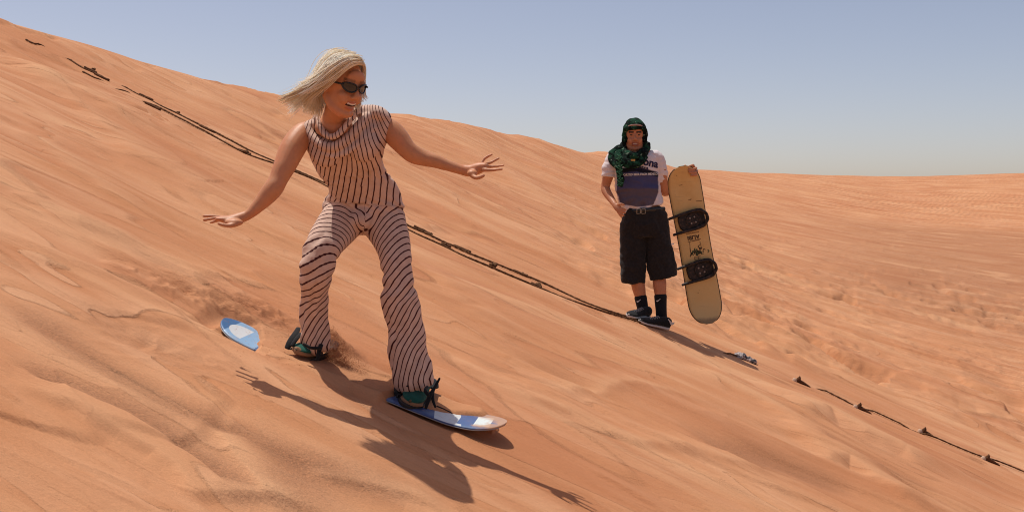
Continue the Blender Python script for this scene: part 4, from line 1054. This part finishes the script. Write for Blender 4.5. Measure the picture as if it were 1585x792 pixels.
def man_shorts():
    mb = MB(); d = D0
    limb(mb, [(997.5,322,d,30.5,0.66), (998,332,d,33.5,0.68), (997.5,350,d,36,0.66), (998.5,366,d,36.5,0.6)], n=28, round_ends=False)
    limb(mb, [(981,345,d,20.5), (980,375,d,19.5), (979.8,405,d,18.8), (980,437,d,17.8)], 0.92, n=22, round_ends=False)
    limb(mb, [(1013.5,345,d,20.5), (1018,375,d,21.2), (1023,405,d,21.5), (1027.5,429,d,21.3)], 0.92, n=22, round_ends=False)
    me = remesh(mb, 'shorts', 0.0075, 3, 0.5)
    a = co(me); nn = nor(me); X, Z = a[:,0], a[:,2]
    disp = 0.012*fbm(X*6, Z*3.5, 3, 31)+0.008*fbm(X*16+Z*6, Z*12, 3, 32)+0.010*ridge_(fbm(X*5+Z*3, Z*4-X*4, 2, 34)); setco(me, a+nn*disp[:,None])
    s = link('shorts', me, fabric('black_twill', (0.017, 0.015, 0.015), 0.4, 45, 0.3), man)
    # side label
    mb = MB(); mb.box(P(1041, 377.5, D0-0.06), (0.012,0,0.002), (0,0.004,0), (-0.001,0,0.005)); link('label_tag', mb.mesh('label_tag'), white_print, s)
    # belt
    mb = MB()
    pts = []
    for k in range(41):
        an = 2*math.pi*k/40; pts.append((*(P(997.5+31.5*math.cos(an), 326+1.0*math.sin(an)-(2.5*math.cos(an)), D0)+np.array((0, 0.118*math.sin(an), 0))), 0.017, 0.004))
    R = []
    for i, p in enumerate(pts):
        c = np.array(p[:3]); o = P(997.5, 326, D0); rad = nrm((c-o)*np.array((1,1,0)))
        R.append((c, rad*0.005, np.array((0,0,0.017))))
    mb.rings(R, 8, cap=False); me = mb.mesh('belt'); smooth(me)
    b = link('belt', me, mat('black_leather', (0.012, 0.010, 0.009), 0.35, 0.5), man)
    mb = MB(); brass = mat('buckle_metal', (0.42, 0.36, 0.28), 0.3, 0.7); brass.node_tree.nodes['Principled BSDF'].inputs['Metallic'].default_value = 0.8
    y0 = D0-0.131
    for cx0 in (988.5, 996.0):
        q = [P(cx0-2.6, 323.5, y0), P(cx0+2.6, 323, y0), P(cx0+2.8, 330.2, y0), P(cx0-2.6, 330.6, y0), P(cx0-2.6, 323.5, y0)]
        for p0, p1 in zip(q[:-1], q[1:]): tube3(mb, [(*p0, 0.0022, 0.0022), (*p1, 0.0022, 0.0022)], n=6, sub=1)
    link('buckle', mb.mesh('buckle'), brass, b)
man_shorts()
def scarf():
    mb = MB(); d = D0; H = HM
    H.e(mb, -0.026, 0, 0.034, 0.098, 0.098, 0.122, nu=28, nv=20)      # hood
    # front roll over the brow, and the sides of the hood framing the face
    H.t(mb, [(0.00, -0.096, 0.010, 0.014), (0.055, -0.080, 0.060, 0.016), (0.088, -0.040, 0.070, 0.018), (0.098, 0, 0.073, 0.019), (0.088, 0.040, 0.070, 0.018), (0.055, 0.080, 0.060, 0.016), (0.00, 0.096, 0.010, 0.014)], n=12)
    for q in (-1, 1):
        H.t(mb, [(0.028, q*0.086, 0.055, 0.014), (0.026, q*0.090, 0.0, 0.014), (0.024, q*0.086, -0.06, 0.016), (0.045, q*0.062, -0.122, 0.020), (0.07, 0, -0.150, 0.024)], n=12)
    limb(mb, [(963,233,d+0.02,7.5), (972,240,d-0.09,7.5), (984,242,d-0.12,8), (995,237,d-0.09,7.5), (1001,228,d,6), (996,222,d+0.09,7), (982,222,d+0.12,7), (967,225,d+0.09,7), (963,233,d+0.02,9)], 1.0, n=14)
    limb(mb, [(968,226,d,7), (957,233,d-0.02,8), (948,239,d-0.03,7), (949,249,d-0.07,6), (957,258,d-0.12,5)], 0.9, n=14)
    limb(mb, [(957,240,d-0.10,7.5), (966,250,d-0.145,8), (980,254,d-0.16,7), (991,252,d-0.16,5), (1000,242,d-0.12,4.5)], 0.45, n=14)
    limb(mb, [(958,234,d-0.10,6), (957,250,d-0.15,6), (959,266,d-0.165,5.5), (961,280,d-0.17,5.5), (960,288,d-0.165,4)], 0.6, n=12)
    limb(mb, [(1000,224,d-0.02,5), (1004,222,d-0.01,3), (1006,226,d-0.01,1.5)], 0.6, n=10)
    me = remesh(mb, 'headscarf', 0.0045, 6, 0.5)
    a = co(me); nn = nor(me); X, Y, Z = a.T
    f = fbm(X*9+Y*7, Z*18+X*8, 3, 41); disp = 0.006*f+0.0026*np.sin(Z*62+X*50+5*fbm(X*5, Z*5, 2, 42))
    setco(me, a+nn*disp[:,None])
    m = mat('scarf_cloth', rough=0.9, spec=0.1); n = N(m); p = n.pos()
    w1 = n.new('ShaderNodeTexVoronoi'); w1.inputs['Scale'].default_value = 55; n.l(n.mapping(p, rot=(0.4,0.6,0.8), sc=(1,1,1.4)), w1.inputs['Vector'])
    k1 = n.noise(p, 13, 4, 0.6)
    c = n.mix(n.mapr(k1, 0.44, 0.56), (0.004, 0.007, 0.006), (0.012, 0.055, 0.030))
    c = n.mix(n.mapr(w1.outputs['Distance'], 0.74, 0.90, 0, 0.7), c, (0.22, 0.30, 0.22))
    c = n.mix(n.mapr(n.noise(p, 34, 3), 0.48, 0.60, 0, 0.9), c, (0.004, 0.006, 0.006))
    n.l(c, n.b.inputs['Base Color']); n.l(n.bump(k1, 0.5, 0.01), n.b.inputs['Normal'])
    s = link('headscarf', me, m, man)
    mb = MB(); H.t(mb, [(0.088, -0.055, 0.083, 0.004), (0.118, -0.03, 0.090, 0.006), (0.124, 0, 0.092, 0.006), (0.118, 0.03, 0.090, 0.006), (0.088, 0.055, 0.083, 0.004)], n=8)
    me = mb.mesh('cap_trim'); smooth(me); link('cap_trim', me, fabric('pink_trim', (0.30, 0.17, 0.14)), s)
    # beaded fringe on the hanging end
    mb = MB()
    for i in range(26):
        z = i/25; px = 958+2*math.sin(i*1.7)+2.0*z; py = 240+46*z
        limb(mb, [(px-3, py, d-0.20, 0.55), (px, py+1.2, d-0.212, 0.7), (px+3, py+0.4, d-0.20, 0.55)], n=5, sub=1)
    me = mb.mesh('fringe'); smooth(me); link('fringe', me, mat('fringe_green', (0.035, 0.13, 0.065), 0.8), s)
    return s
SCARF = scarf()
link('emblem', emblem().mesh('emblem'), gold, TEE)
sock_m = fabric('black_sock', (0.010, 0.010, 0.012), 0.3, 120, 0.2)
def tick(mb, c, a, up, L):
    """small curved tick mark, a few mm thick"""
    xs = np.linspace(0, 1, 9); vs = []; nrm_ = np.cross(a, up)
    lo = [(x, 0.28*(1-x)**2*0 + 0.10+0.30*x-0.42*math.sin(math.pi*min(1, x*1.15))*(1-x)) for x in xs]
    hi = [(x, 0.10+0.42*x*1.0-0.10*math.sin(math.pi*x)*(1-x)+ (0.22*(1-x)**3)) for x in xs]
    for k in (-1, 1):
        for (x, y0), (_, y1) in zip(lo, hi):
            vs += [c+a*x*L+up*y0*L+nrm_*k*0.002, c+a*x*L+up*y1*L+nrm_*k*0.002]
    n = 18; fs = []
    for i in range(8):
        p = 2*i; fs += [(p, p+2, p+3, p+1), (n+p, n+p+1, n+p+3, n+p+2), (p, n+p, n+p+2, p+2), (p+1, p+3, n+p+3, n+p+1)]
    mb.add(vs, fs)
def man_feet():
    d = D0; blk = fabric('black_knit', (0.010, 0.010, 0.011), 0.4, 90, 0.3); gsole = mat('pale_sole', (0.55, 0.50, 0.46), 0.8)
    ticks = MB()
    for pts, tk in (([(991.5,460,d,9.8), (993.5,470,d-0.01,9.2), (995.5,480,d-0.02,8.6), (996.5,490,d-0.02,8.8)], (985.5,467.5)),
                ([(1022.3,458,d-0.03,9.9), (1022.8,470,d-0.03,9.2), (1023.5,482,d-0.05,8.6), (1024,494,d-0.05,8.8)], (1016,466.5))):
        mb = MB(); limb(mb, pts, 1.0, n=18); me = mb.mesh('sock'); smooth(me); s = link('sock', me, sock_m, man)
        mk = MB(); tick(mk, P(tk[0], tk[1], d-0.085), np.array((1,0,0.2)), np.array((0,0,1.0)), 0.032); link('tick_mark', mk.mesh('tick_mark'), white_print, s)
    up = np.array((0.25, -0.25, 1.0))
    L = shoe(man, blk, gsole, P(1004, 491, 8.97), P(971, 490.5, 8.72), up, 0.098, 0.085)
    R = shoe(man, blk, gsole, P(1034.5, 510, 8.86), P(988.5, 498.5, 8.70), up, 0.100, 0.090)
    lg = mat('grey_lace', (0.22, 0.21, 0.21), 0.8)
    laces(*L, lg); laces(*R, lg)
    root, (h, a, w, u_, LL, wd, ht) = R
    sgn = 1 if w[1] < 0 else -1
    mb = MB(); tick(mb, h+a*0.02*LL+w*sgn*wd*0.40+u_*0.060, a*-1*-1, u_*1.0, 0.075)
    me = mb.mesh('tick_mark'); a3 = co(me); c = a3.mean(0)
    link('tick_mark', me, white_print, root)
man_feet()

# ------------------------------------------------------------------ the man's board
def held_board():
    top = P(1054.5, 257.3, D0+0.06); bot = P(1096.5, 499.5, D0+0.10)
    ax = nrm(bot-top); L = np.linalg.norm(bot-top); tilt = np.array((0.06, -1.0, 0.05))
    up = nrm(tilt-ax*np.dot(tilt, ax)); wd = np.cross(up, ax)
    if wd[0] < 0: wd = -wd
    HWD = 0.138
    def half(t):
        s = t*L; e = L-s; R = 0.155
        q = np.where(s < R, np.sqrt(np.clip(1-((R-s)/R)**2, 0, 1))**0.85, 1.0)
        R2 = 0.17
        q = np.where(e < R2, np.sqrt(np.clip(1-((R2-e)/R2)**2, 0, 1))**0.85, q)
        return HWD*q*(1-0.05*np.exp(-((t-0.5)/0.22)**2))
    def lift(t):
        s = t*L; e = L-s
        return 0.04*np.clip(1-s/0.2, 0, 1)**2+0.04*np.clip(1-e/0.2, 0, 1)**2-0.011
    root = thing('snowboard', 'tan board with two black bindings held upright by the man', 'snowboard', bot)
    me = deck_mesh('deck', L, half, lift, (top, ax, wd, up))
    a = co(me); dd = a-top; fattr(me, 't', dd@ax/L); fattr(me, 'w', dd@wd/HWD); fattr(me, 'rim', np.abs(dd@wd)/np.maximum(half(np.clip(dd@ax/L,0,1)), 1e-3))
    smooth(me)
    for p in me.polygons:
        if abs(Vector(p.normal).dot(Vector(up))) < 0.6: p.use_smooth = False
    m = mat('tan_topsheet', rough=0.45, spec=0.4); n = N(m); p = n.pos(); tt = n.attr('t').outputs['Fac']
    s1 = n.noise(p, 9, 5, 0.65); s2 = n.noise(n.mapping(p, rot=(0,0.3,0.5), sc=(6,6,60)), 1, 4, 0.7); s3 = n.noise(p, 38, 3, 0.6)
    c = n.mix(n.mapr(s1, 0.35, 0.65), (0.60, 0.37, 0.125), (0.66, 0.44, 0.17))
    c = n.mix(n.mapr(tt, 0.45, 0.95, 0, 0.8), c, (0.58, 0.43, 0.19))
    c = n.mix(n.mapr(s2, 0.62, 0.75, 0, 0.35), c, (0.22, 0.12, 0.05))
    c = n.mix(n.mapr(s3, 0.71, 0.78, 0, 0.9), c, (0.12, 0.055, 0.02))
    c = n.mix(n.mapr(n.math('ADD', tt, n.math('MULTIPLY', s1, 0.06)), 0.985, 1.01, 0, 0.7), c, (0.13, 0.085, 0.05))
    n.l(c, n.b.inputs['Base Color']); link('deck', me, m, root)
    def q(t, w, h=0.0): return top+ax*(t*L)+wd*w+up*(0.0005+h)
    # dark rim
    mb = MB(); pts = [q(t, sg*(half(np.array([t]))[0]), lift(np.array([t]))[0]+0.005) for sg, rr in ((-1, np.linspace(0.001, 0.999, 70)), (1, np.linspace(0.999, 0.001, 70))) for t in rr]
    pts.append(pts[0]); tube3(mb, [(*x, 0.0042, 0.0042) for x in pts], n=6, sub=1, ref=tuple(up), round_ends=False)
    me = mb.mesh('edge'); smooth(me); link('edge', me, mat('dark_rim', (0.05, 0.03, 0.02), 0.5), root)
    bind = mat('worn_plastic', rough=0.6, spec=0.3); nb = N(bind); k = nb.noise(nb.pos(), 45, 4)
    nb.l(nb.mix(nb.mapr(k, 0.45, 0.75), (0.012, 0.010, 0.010), (0.075, 0.045, 0.032)), nb.b.inputs['Base Color'])
    screw_m = mat('screw_steel', (0.20, 0.17, 0.15), 0.35, 0.6)
    for tc, rot in ((0.345, -0.12), (0.662, -0.12)):
        cr, sr = math.cos(rot), math.sin(rot)
        def b(x, y, h): return q(tc, 0, h)+wd*(x*cr-y*sr)+ax*(x*sr+y*cr)   # x towards picture right
        X = b(1,0,0)-b(0,0,0); Y = b(0,1,0)-b(0,0,0)
        mb = MB()
        out = []
        for i in range(40):
            an = 2*math.pi*i/40; ex = 0.105*math.cos(an); ey = 0.083*math.sin(an)
            ex = math.copysign(abs(math.cos(an))**0.8, math.cos(an))*0.112; ey = math.copysign(abs(math.sin(an))**0.5, math.sin(an))*0.076
            out.append((ex+0.006, ey))
        vs = []
        for h, kk in ((0.0, 1.0), (0.016, 1.0), (0.022, 0.94)): vs += [b(x*kk, y*kk, h) for x, y in out]
        n40 = 40; fs = [(i*n40+j, i*n40+(j+1) % n40, (i+1)*n40+(j+1) % n40, (i+1)*n40+j) for i in range(2) for j in range(n40)]
        fs.append(tuple(range(80, 120))); mb.add(vs, fs); me = mb.mesh('binding')
        bm = bmesh.new(); bm.from_mesh(me); bmesh.ops.recalc_face_normals(bm, faces=bm.faces); bm.to_mesh(me); bm.free()
        o = link('binding', me, bind, root)
        mb = MB(); mb.rings([(b(0.012,0,0.020), X*0.058, Y*0.058), (b(0.012,0,0.030), X*0.056, Y*0.056), (b(0.012,0,0.031), X*0.046, Y*0.046), (b(0.012,0,0.027), X*0.044, Y*0.044)], 30)
        link('disc', mb.mesh('disc'), bind, o)
        for sx in (-1, 1):
            for sy in (-1, 1):
                mb = MB(); mb.rings([(b(0.012+sx*0.019, sy*0.022, 0.026), X*0.008, Y*0.008), (b(0.012+sx*0.019, sy*0.022, 0.034), X*0.007, Y*0.007)], 12)
                link('screw', mb.mesh('screw'), screw_m, o)
        for sy in (-1, 1):
            mb = MB(); 
            pp = [b(-0.175, sy*0.068+0.002, 0.030), b(-0.09, sy*0.070, 0.034), b(0.02, sy*0.072, 0.036), b(0.09, sy*0.062, 0.04), b(0.118, sy*0.030, 0.055)]
            rr = [0.011, 0.012, 0.014, 0.016, 0.014]
            tube3(mb, [(*x, r, 0.014) for x, r in zip(pp, rr)], n=10, sub=4, ref=tuple(up))
            me = mb.mesh('strap'); smooth(me); link('strap', me, bind, o)
        mb = MB(); pp = [b(0.095, -0.06, 0.04), b(0.125, -0.03, 0.05), b(0.13, 0.0, 0.055), b(0.125, 0.03, 0.05), b(0.095, 0.06, 0.04)]
        tube3(mb, [(*x, 0.012, 0.022) for x in pp], n=10, sub=4, ref=tuple(up)); me = mb.mesh('heel_loop'); smooth(me); link('heel_loop', me, bind, o)
    # print: lettering reads upside down, as the board is held
    ink = mat('board_ink', (0.045, 0.025, 0.015), 0.6); faint = mat('faint_ink', (0.20, 0.11, 0.045), 0.6); grn = mat('green_ink', (0.06, 0.085, 0.035), 0.6)
    def place(me, t, w, sx=1.0):
        a = co(me); setco(me, np.array([q(t, w, 0.0022)-wd*x*sx+ax*y for x, y, _ in a])); return me
    me = place(text_mesh('ALIBI', 0.046, 0.0015), 0.452, -0.002); link('lettering', me, ink, root)
    me = place(text_mesh('SNOWBOARDS', 0.014, 0.0005), 0.424, -0.002, 1.1); link('lettering', me, faint, root)
    def strokes(name, lines, m, r):
        mb = MB()
        for ln in lines:
            for p0, p1 in zip(ln[:-1], ln[1:]):
                c0 = q(*p0, 0.0022); c1 = q(*p1, 0.0022); dd_ = nrm(c1-c0); e = np.cross(up, dd_)*r
                mb.add([c0-e, c1-e, c1+e, c0+e], [(0,1,2,3)])
        o = link(name, mb.mesh(name), m, root); o['kind'] = 'stuff'
    strokes('frame_print', [[(0.475,-0.045),(0.475,0.045)], [(0.48,-0.04),(0.525,-0.045)], [(0.485,0.045),(0.535,0.05)], [(0.476,-0.055),(0.470,0.058)],
        [(0.612,-0.055),(0.612,0.05),(0.630,0.05),(0.630,-0.055),(0.612,-0.055)], [(0.621,-0.04),(0.621,0.04)],
        [(0.575,-0.02),(0.575,0.03)], [(0.585,-0.025),(0.586,0.03)], [(0.595,-0.02),(0.596,0.03)], [(0.575,-0.02),(0.600,-0.022)], [(0.575,0.01),(0.600,0.01)]], faint, 0.0022)
    rr = random.Random(4); L1 = []; L2 = []
    for i in range(34):
        t0 = rr.gauss(0.545, 0.009); w0 = rr.gauss(0.0, 0.028); an = rr.uniform(0, 6.28); l0 = rr.uniform(0.008, 0.022)
        seg = [(t0, w0), (t0+math.sin(an)*l0/L, w0+math.cos(an)*l0), (t0+math.sin(an+0.9)*l0*1.4/L, w0+math.cos(an+0.9)*l0*1.4)]
        (L1 if i % 2 else L2).append(seg)
    L1 += [[(0.515,-0.045),(0.555,-0.045)], [(0.52,0.03),(0.545,0.035)], [(0.553,0.02),(0.566,0.058)], [(0.555,-0.05),(0.57,-0.055)]]
    strokes('plant_print', L1, ink, 0.0028); strokes('leaf_print', L2, grn, 0.0036)
    scr = [[(0.105,-0.06),(0.118,-0.04),(0.110,0.0),(0.100,0.03)], [(0.05,-0.02),(0.055,0.012),(0.040,0.015),(0.038,-0.01)], [(0.215,0.01),(0.218,0.03),(0.210,0.034)], [(0.232,0.07),(0.236,0.12)], [(0.80,-0.045),(0.804,-0.040)]]
    strokes('scratch', scr, faint, 0.0025)
held_board()

# ------------------------------------------------------------------ rope ladder laid down the dune
def ladder():
    far = [(40,64),(52,70),(66,72),(90,86),(105,92),(128,106),(150,116),(170,126),(188,133),(212,146),(232,155),(250,165),(275,177),(300,190),(330,205),(360,221),(400,240),(440,257),(480,274),(520,292),(560,312),(600,332),(632,350),(668,366),(720,391),(768,411),(805,425),(850,443),(900,466),(950,485),(990,499),(1040,520),(1080,536),(1108,544),(1150,556),(1200,578),(1233,591),(1270,604),(1318,626),(1345,636),(1405,663),(1440,677),(1460,685),(1520,709),(1550,719),(1585,733),(1640,756)]
    near = [(128,112),(145,121),(160,126),(177,137),(200,144),(222,158),(245,168),(276,185),(303,199),(330,212),(379,238),(424,254),(454,266),(490,281),(530,302),(580,328),(632,356),(650,365),(690,383),(720,398),(765,417),(800,432),(845,450),(900,471),(960,492),(1004,506)]
    root = thing('rope_ladder', 'long brown rope ladder lying half buried down the dune behind the woman', 'rope ladder', P(700, 383, hitd(700, 383)))
    rope_m = mat('hemp_rope', rough=0.95, spec=0.1); n = N(rope_m); k = n.noise(n.pos(), 70, 3)
    n.l(n.mix(n.mapr(k, 0.35, 0.7), (0.050, 0.023, 0.011), (0.22, 0.112, 0.054)), n.b.inputs['Base Color'])
    wood_m = mat('old_wood', rough=0.9, spec=0.1); n = N(wood_m); k = n.noise(n.mapping(n.pos(), sc=(20,20,90)), 1, 4)
    n.l(n.mix(n.mapr(k, 0.35, 0.65), (0.060, 0.027, 0.013), (0.16, 0.075, 0.037)), n.b.inputs['Base Color']); n.l(n.bump(k, 0.5, 0.01), n.b.inputs['Normal'])
    pale_m = mat('pale_end_grain', (0.50, 0.34, 0.24), 0.9)
    def ground_line(px, step=0.02):
        g = np.array([G(*q) for q in px]); c = catmull(g, 12); L = np.concatenate([[0], np.cumsum(np.hypot(*np.diff(c, axis=0).T))])
        s = np.arange(0, L[-1], step); xy = np.stack([np.interp(s, L, c[:,0]), np.interp(s, L, c[:,1])], 1)
        return s, xy
    lines = {}
    for nm, px, seed in (('far', far, 3), ('near', near, 9)):
        s, xy = ground_line(px)
        xy[:,1] += 0.012*fbm(s*1.6, s*0, 3, seed)
        z = ground(xy[:,0], xy[:,1])[0]
        rad = 0.0125+0.0022*np.sin(s*2*math.pi/0.055)
        sink = 0.006+0.016*fbm(s*1.1, s*0+seed, 3, 17+seed)
        # nearly buried stretches on the right, and the top of the far rope
        ppx = CX+F*xy[:,0]/xy[:,1]
        bur = np.where(ppx > 1010, 0.020-0.030*(fbm(s*1.3, s*0, 2, 33) > 0.02), 0.0)
        for a0, b0 in ((1010,1120),(1172,1226),(1245,1265),(1412,1422)): bur = np.where((ppx > a0) & (ppx < b0), 0.03, bur)
        for a0, b0 in ((1266,1322),(1340,1408),(1456,1522),(1130,1170)): bur = np.where((ppx > a0) & (ppx < b0), -0.006, bur)
        if nm == 'far': bur = np.where((ppx < 100) & ((ppx < 40) | (ppx > 68)), 0.03, bur); bur = np.where((ppx > 168) & (ppx < 186), 0.03, bur)
        else: bur = np.where(((ppx > 162) & (ppx < 175)) | ((ppx > 205) & (ppx < 218)), 0.03, bur)
        rad = np.where(ppx > 1125, rad*0.50, rad*0.60); bur = np.convolve(bur, np.ones(7)/7, 'same')
        zz = z+sink-bur+0.002
        mb = MB(); tube3(mb, [(x, y, w, r, r) for (x, y), w, r in zip(xy, zz, rad)], n=8, sub=1)
        me = mb.mesh('rope'); smooth(me); link('rope', me, rope_m, root)
        lines[nm] = (s, xy, ppx)
    # short logs tied along the strands; each a part
    rr = random.Random(12)
    def log(px, py, L, r, yaw, lift, pale=False, pitch=0.0):
        g = G(px, py); z = gz(*g)
        fl = nrm((math.cos(yaw), math.sin(yaw), 0)); sl = (gz(g[0]+fl[0]*0.08, g[1]+fl[1]*0.08)-gz(g[0]-fl[0]*0.08, g[1]-fl[1]*0.08))/0.16
        a = nrm((fl[0], fl[1], sl+pitch)); c = np.array((g[0], g[1], z+lift)); mb = MB()
        pts = []
        for k in range(7):
            t = -0.5+k/6; rk = r*(0.8+0.35*(k/6)+0.12*rr.uniform(-1,1)); pts.append((*(c+a*L*t+np.array((0,0,rr.uniform(-.1,.1)*r))), rk, rk))
        tube3(mb, pts, n=8, sub=2, ref=(0,0.2,1)); me = mb.mesh('rung'); smooth(me); o = link('rung', me, wood_m, root)
        return o
    fy = FALL
    for px, py, L in ((140,110,0.14),(157,121,0.16),(226,152,0.16),(236,166,0.18),(320,201,0.16),(378,237,0.12),(653,357,0.15),(715,387,0.15),(690,381,0.08),(805,424,0.12),(830,443,0.08)):
        log(px, py, L, 0.0105, fy+rr.uniform(-0.12, 0.12), 0.010)
    def knot(px, py, r):
        g = G(px, py); z = gz(*g); mb = MB()
        for i in range(7):
            an = i*0.9; mb.ell((g[0]+r*0.6*math.cos(an), g[1]+r*0.5*math.sin(an), z+r*0.6+r*0.3*math.sin(an*2)), (r*0.7,0,0), (0,r*0.7,0), (0,0,r*0.6), nu=10, nv=8)
        me = mb.mesh('knot'); smooth(me); link('knot', me, rope_m, root)
    for px, py, r in ((763,414,0.026),(687,380,0.018),(380,238,0.022),(145,109,0.016),(276,176,0.014),(833,443,0.02),(666,364,0.016),(723,391,0.016),(808,425,0.016)): knot(px, py, r)
    # rung ends sticking out of the sand on the right
    for px, py in ((1236,592),(1330,633),(1430,671),(1528,713)):
        g = G(px, py); z = gz(*g); k = rr.uniform(0.9, 1.15)
        mb = MB(); tube3(mb, [(g[0]-0.02, g[1], z-0.02, 0.020*k, 0.020*k), (g[0]-0.004, g[1]-0.01, z+0.022, 0.019*k, 0.019*k), (g[0]+0.004, g[1]-0.015, z+0.040, 0.012*k, 0.012*k), (g[0]+0.006, g[1]-0.016, z+0.052, 0.004, 0.004)], n=9, sub=2)
        tube3(mb, [(g[0]+0.0, g[1]-0.01, z+0.012, 0.016, 0.016), (g[0]+0.03, g[1]-0.015, z-0.0, 0.013, 0.013), (g[0]+0.085, g[1]-0.02, z-0.036, 0.009, 0.009)], n=8, sub=2)
        me = mb.mesh('rung'); smooth(me); o = link('rung', me, wood_m, root)
        mb = MB(); mb.ell((g[0]-0.036, g[1]-0.012, z+0.006), (0.022*k,0,0), (0,0.02,0), (0,0,0.034*k)); me = mb.mesh('end_cap'); smooth(me); link('end_cap', me, pale_m, o)
ladder()
def rag():
    g = G(1152, 556); z = gz(*g); c = np.array((g[0], g[1], z))
    mb = MB(); 
    mb.ell(c+np.array((-0.035,0,0.022)), (0.055,0,-0.01), (0,0.06,0), (0.01,0,0.034)); mb.ell(c+np.array((0.045,-0.01,-0.006)), (0.06,0,-0.024), (0,0.05,0), (0.006,0,0.024))
    me = remesh(mb, 'cloth_scrap', 0.005, 2); a = co(me); nn = nor(me)
    f = fbm(a[:,0]*28, a[:,2]*28+a[:,1]*14, 3, 55); setco(me, a+nn*(0.012*f)[:,None])
    m = mat('grey_rag', rough=0.9); n = N(m); k = n.noise(n.pos(), 26, 3, 0.6)
    n.l(n.mix(n.mapr(k, 0.42, 0.56), (0.035, 0.032, 0.036), (0.42, 0.36, 0.34)), n.b.inputs['Base Color'])
    o = link('cloth_scrap', me, m); o['label'] = 'crumpled grey and white scrap of cloth lying on the sand right of the man'; o['category'] = 'cloth'
rag()
# ------------------------------------------------------------------ sand thrown up by the board: stuff
def spray():
    mb = MB(); rr = np.random.default_rng(8); vs = []; fs = []
    def grain(p, r):
        o = len(vs); q = rr.normal(size=(4, 3)); q /= np.linalg.norm(q, axis=1)[:,None]
        vs.extend((p+q*r).tolist()); fs.extend([(o,o+1,o+2),(o,o+2,o+3),(o,o+3,o+1),(o+1,o+3,o+2)])
    top = [P(513,502,4.66), P(522,516,4.66), P(533,530,4.655), P(545,545,4.65), P(575,564,4.645)]
    tp = catmull(top, 30)
    for i in range(16000):
        t = rr.beta(1.1, 1.5); p = tp[int(t*(len(tp)-1))]; g = gzc(p[0], p[1]); h = p[2]-g
        k = rr.random()**1.8
        q = np.array((p[0]-0.02*(1-k)+rr.normal()*0.006, p[1]+rr.normal()*0.02, g+h*k*min(1.0, 1.0-0.06*abs(rr.normal()))+0.002))
        grain(q, rr.uniform(0.0008, 0.0021))
    for i in range(1500):   # loose grains round the tail and rear foot
        x, y = G(rr.normal(455, 45), rr.normal(520, 22)); z = gzc(x, y); grain(np.array((x, y, z+abs(rr.normal())*0.012)), rr.uniform(0.001, 0.0028))
    m = MB(); m.v = [tuple(v) for v in vs]; m.f = fs; me = m.mesh('sand_spray')
    fattr(me, 'coarse', np.zeros(len(me.vertices))); fattr(me, 'pale', np.zeros(len(me.vertices)))
    o = link('sand_spray', me, SAND); o['kind'] = 'stuff'; o['label'] = 'burst of orange sand grains kicked up behind the rear foot'
def gzc(x, y): return A_*x+B_*y+C_
spray()
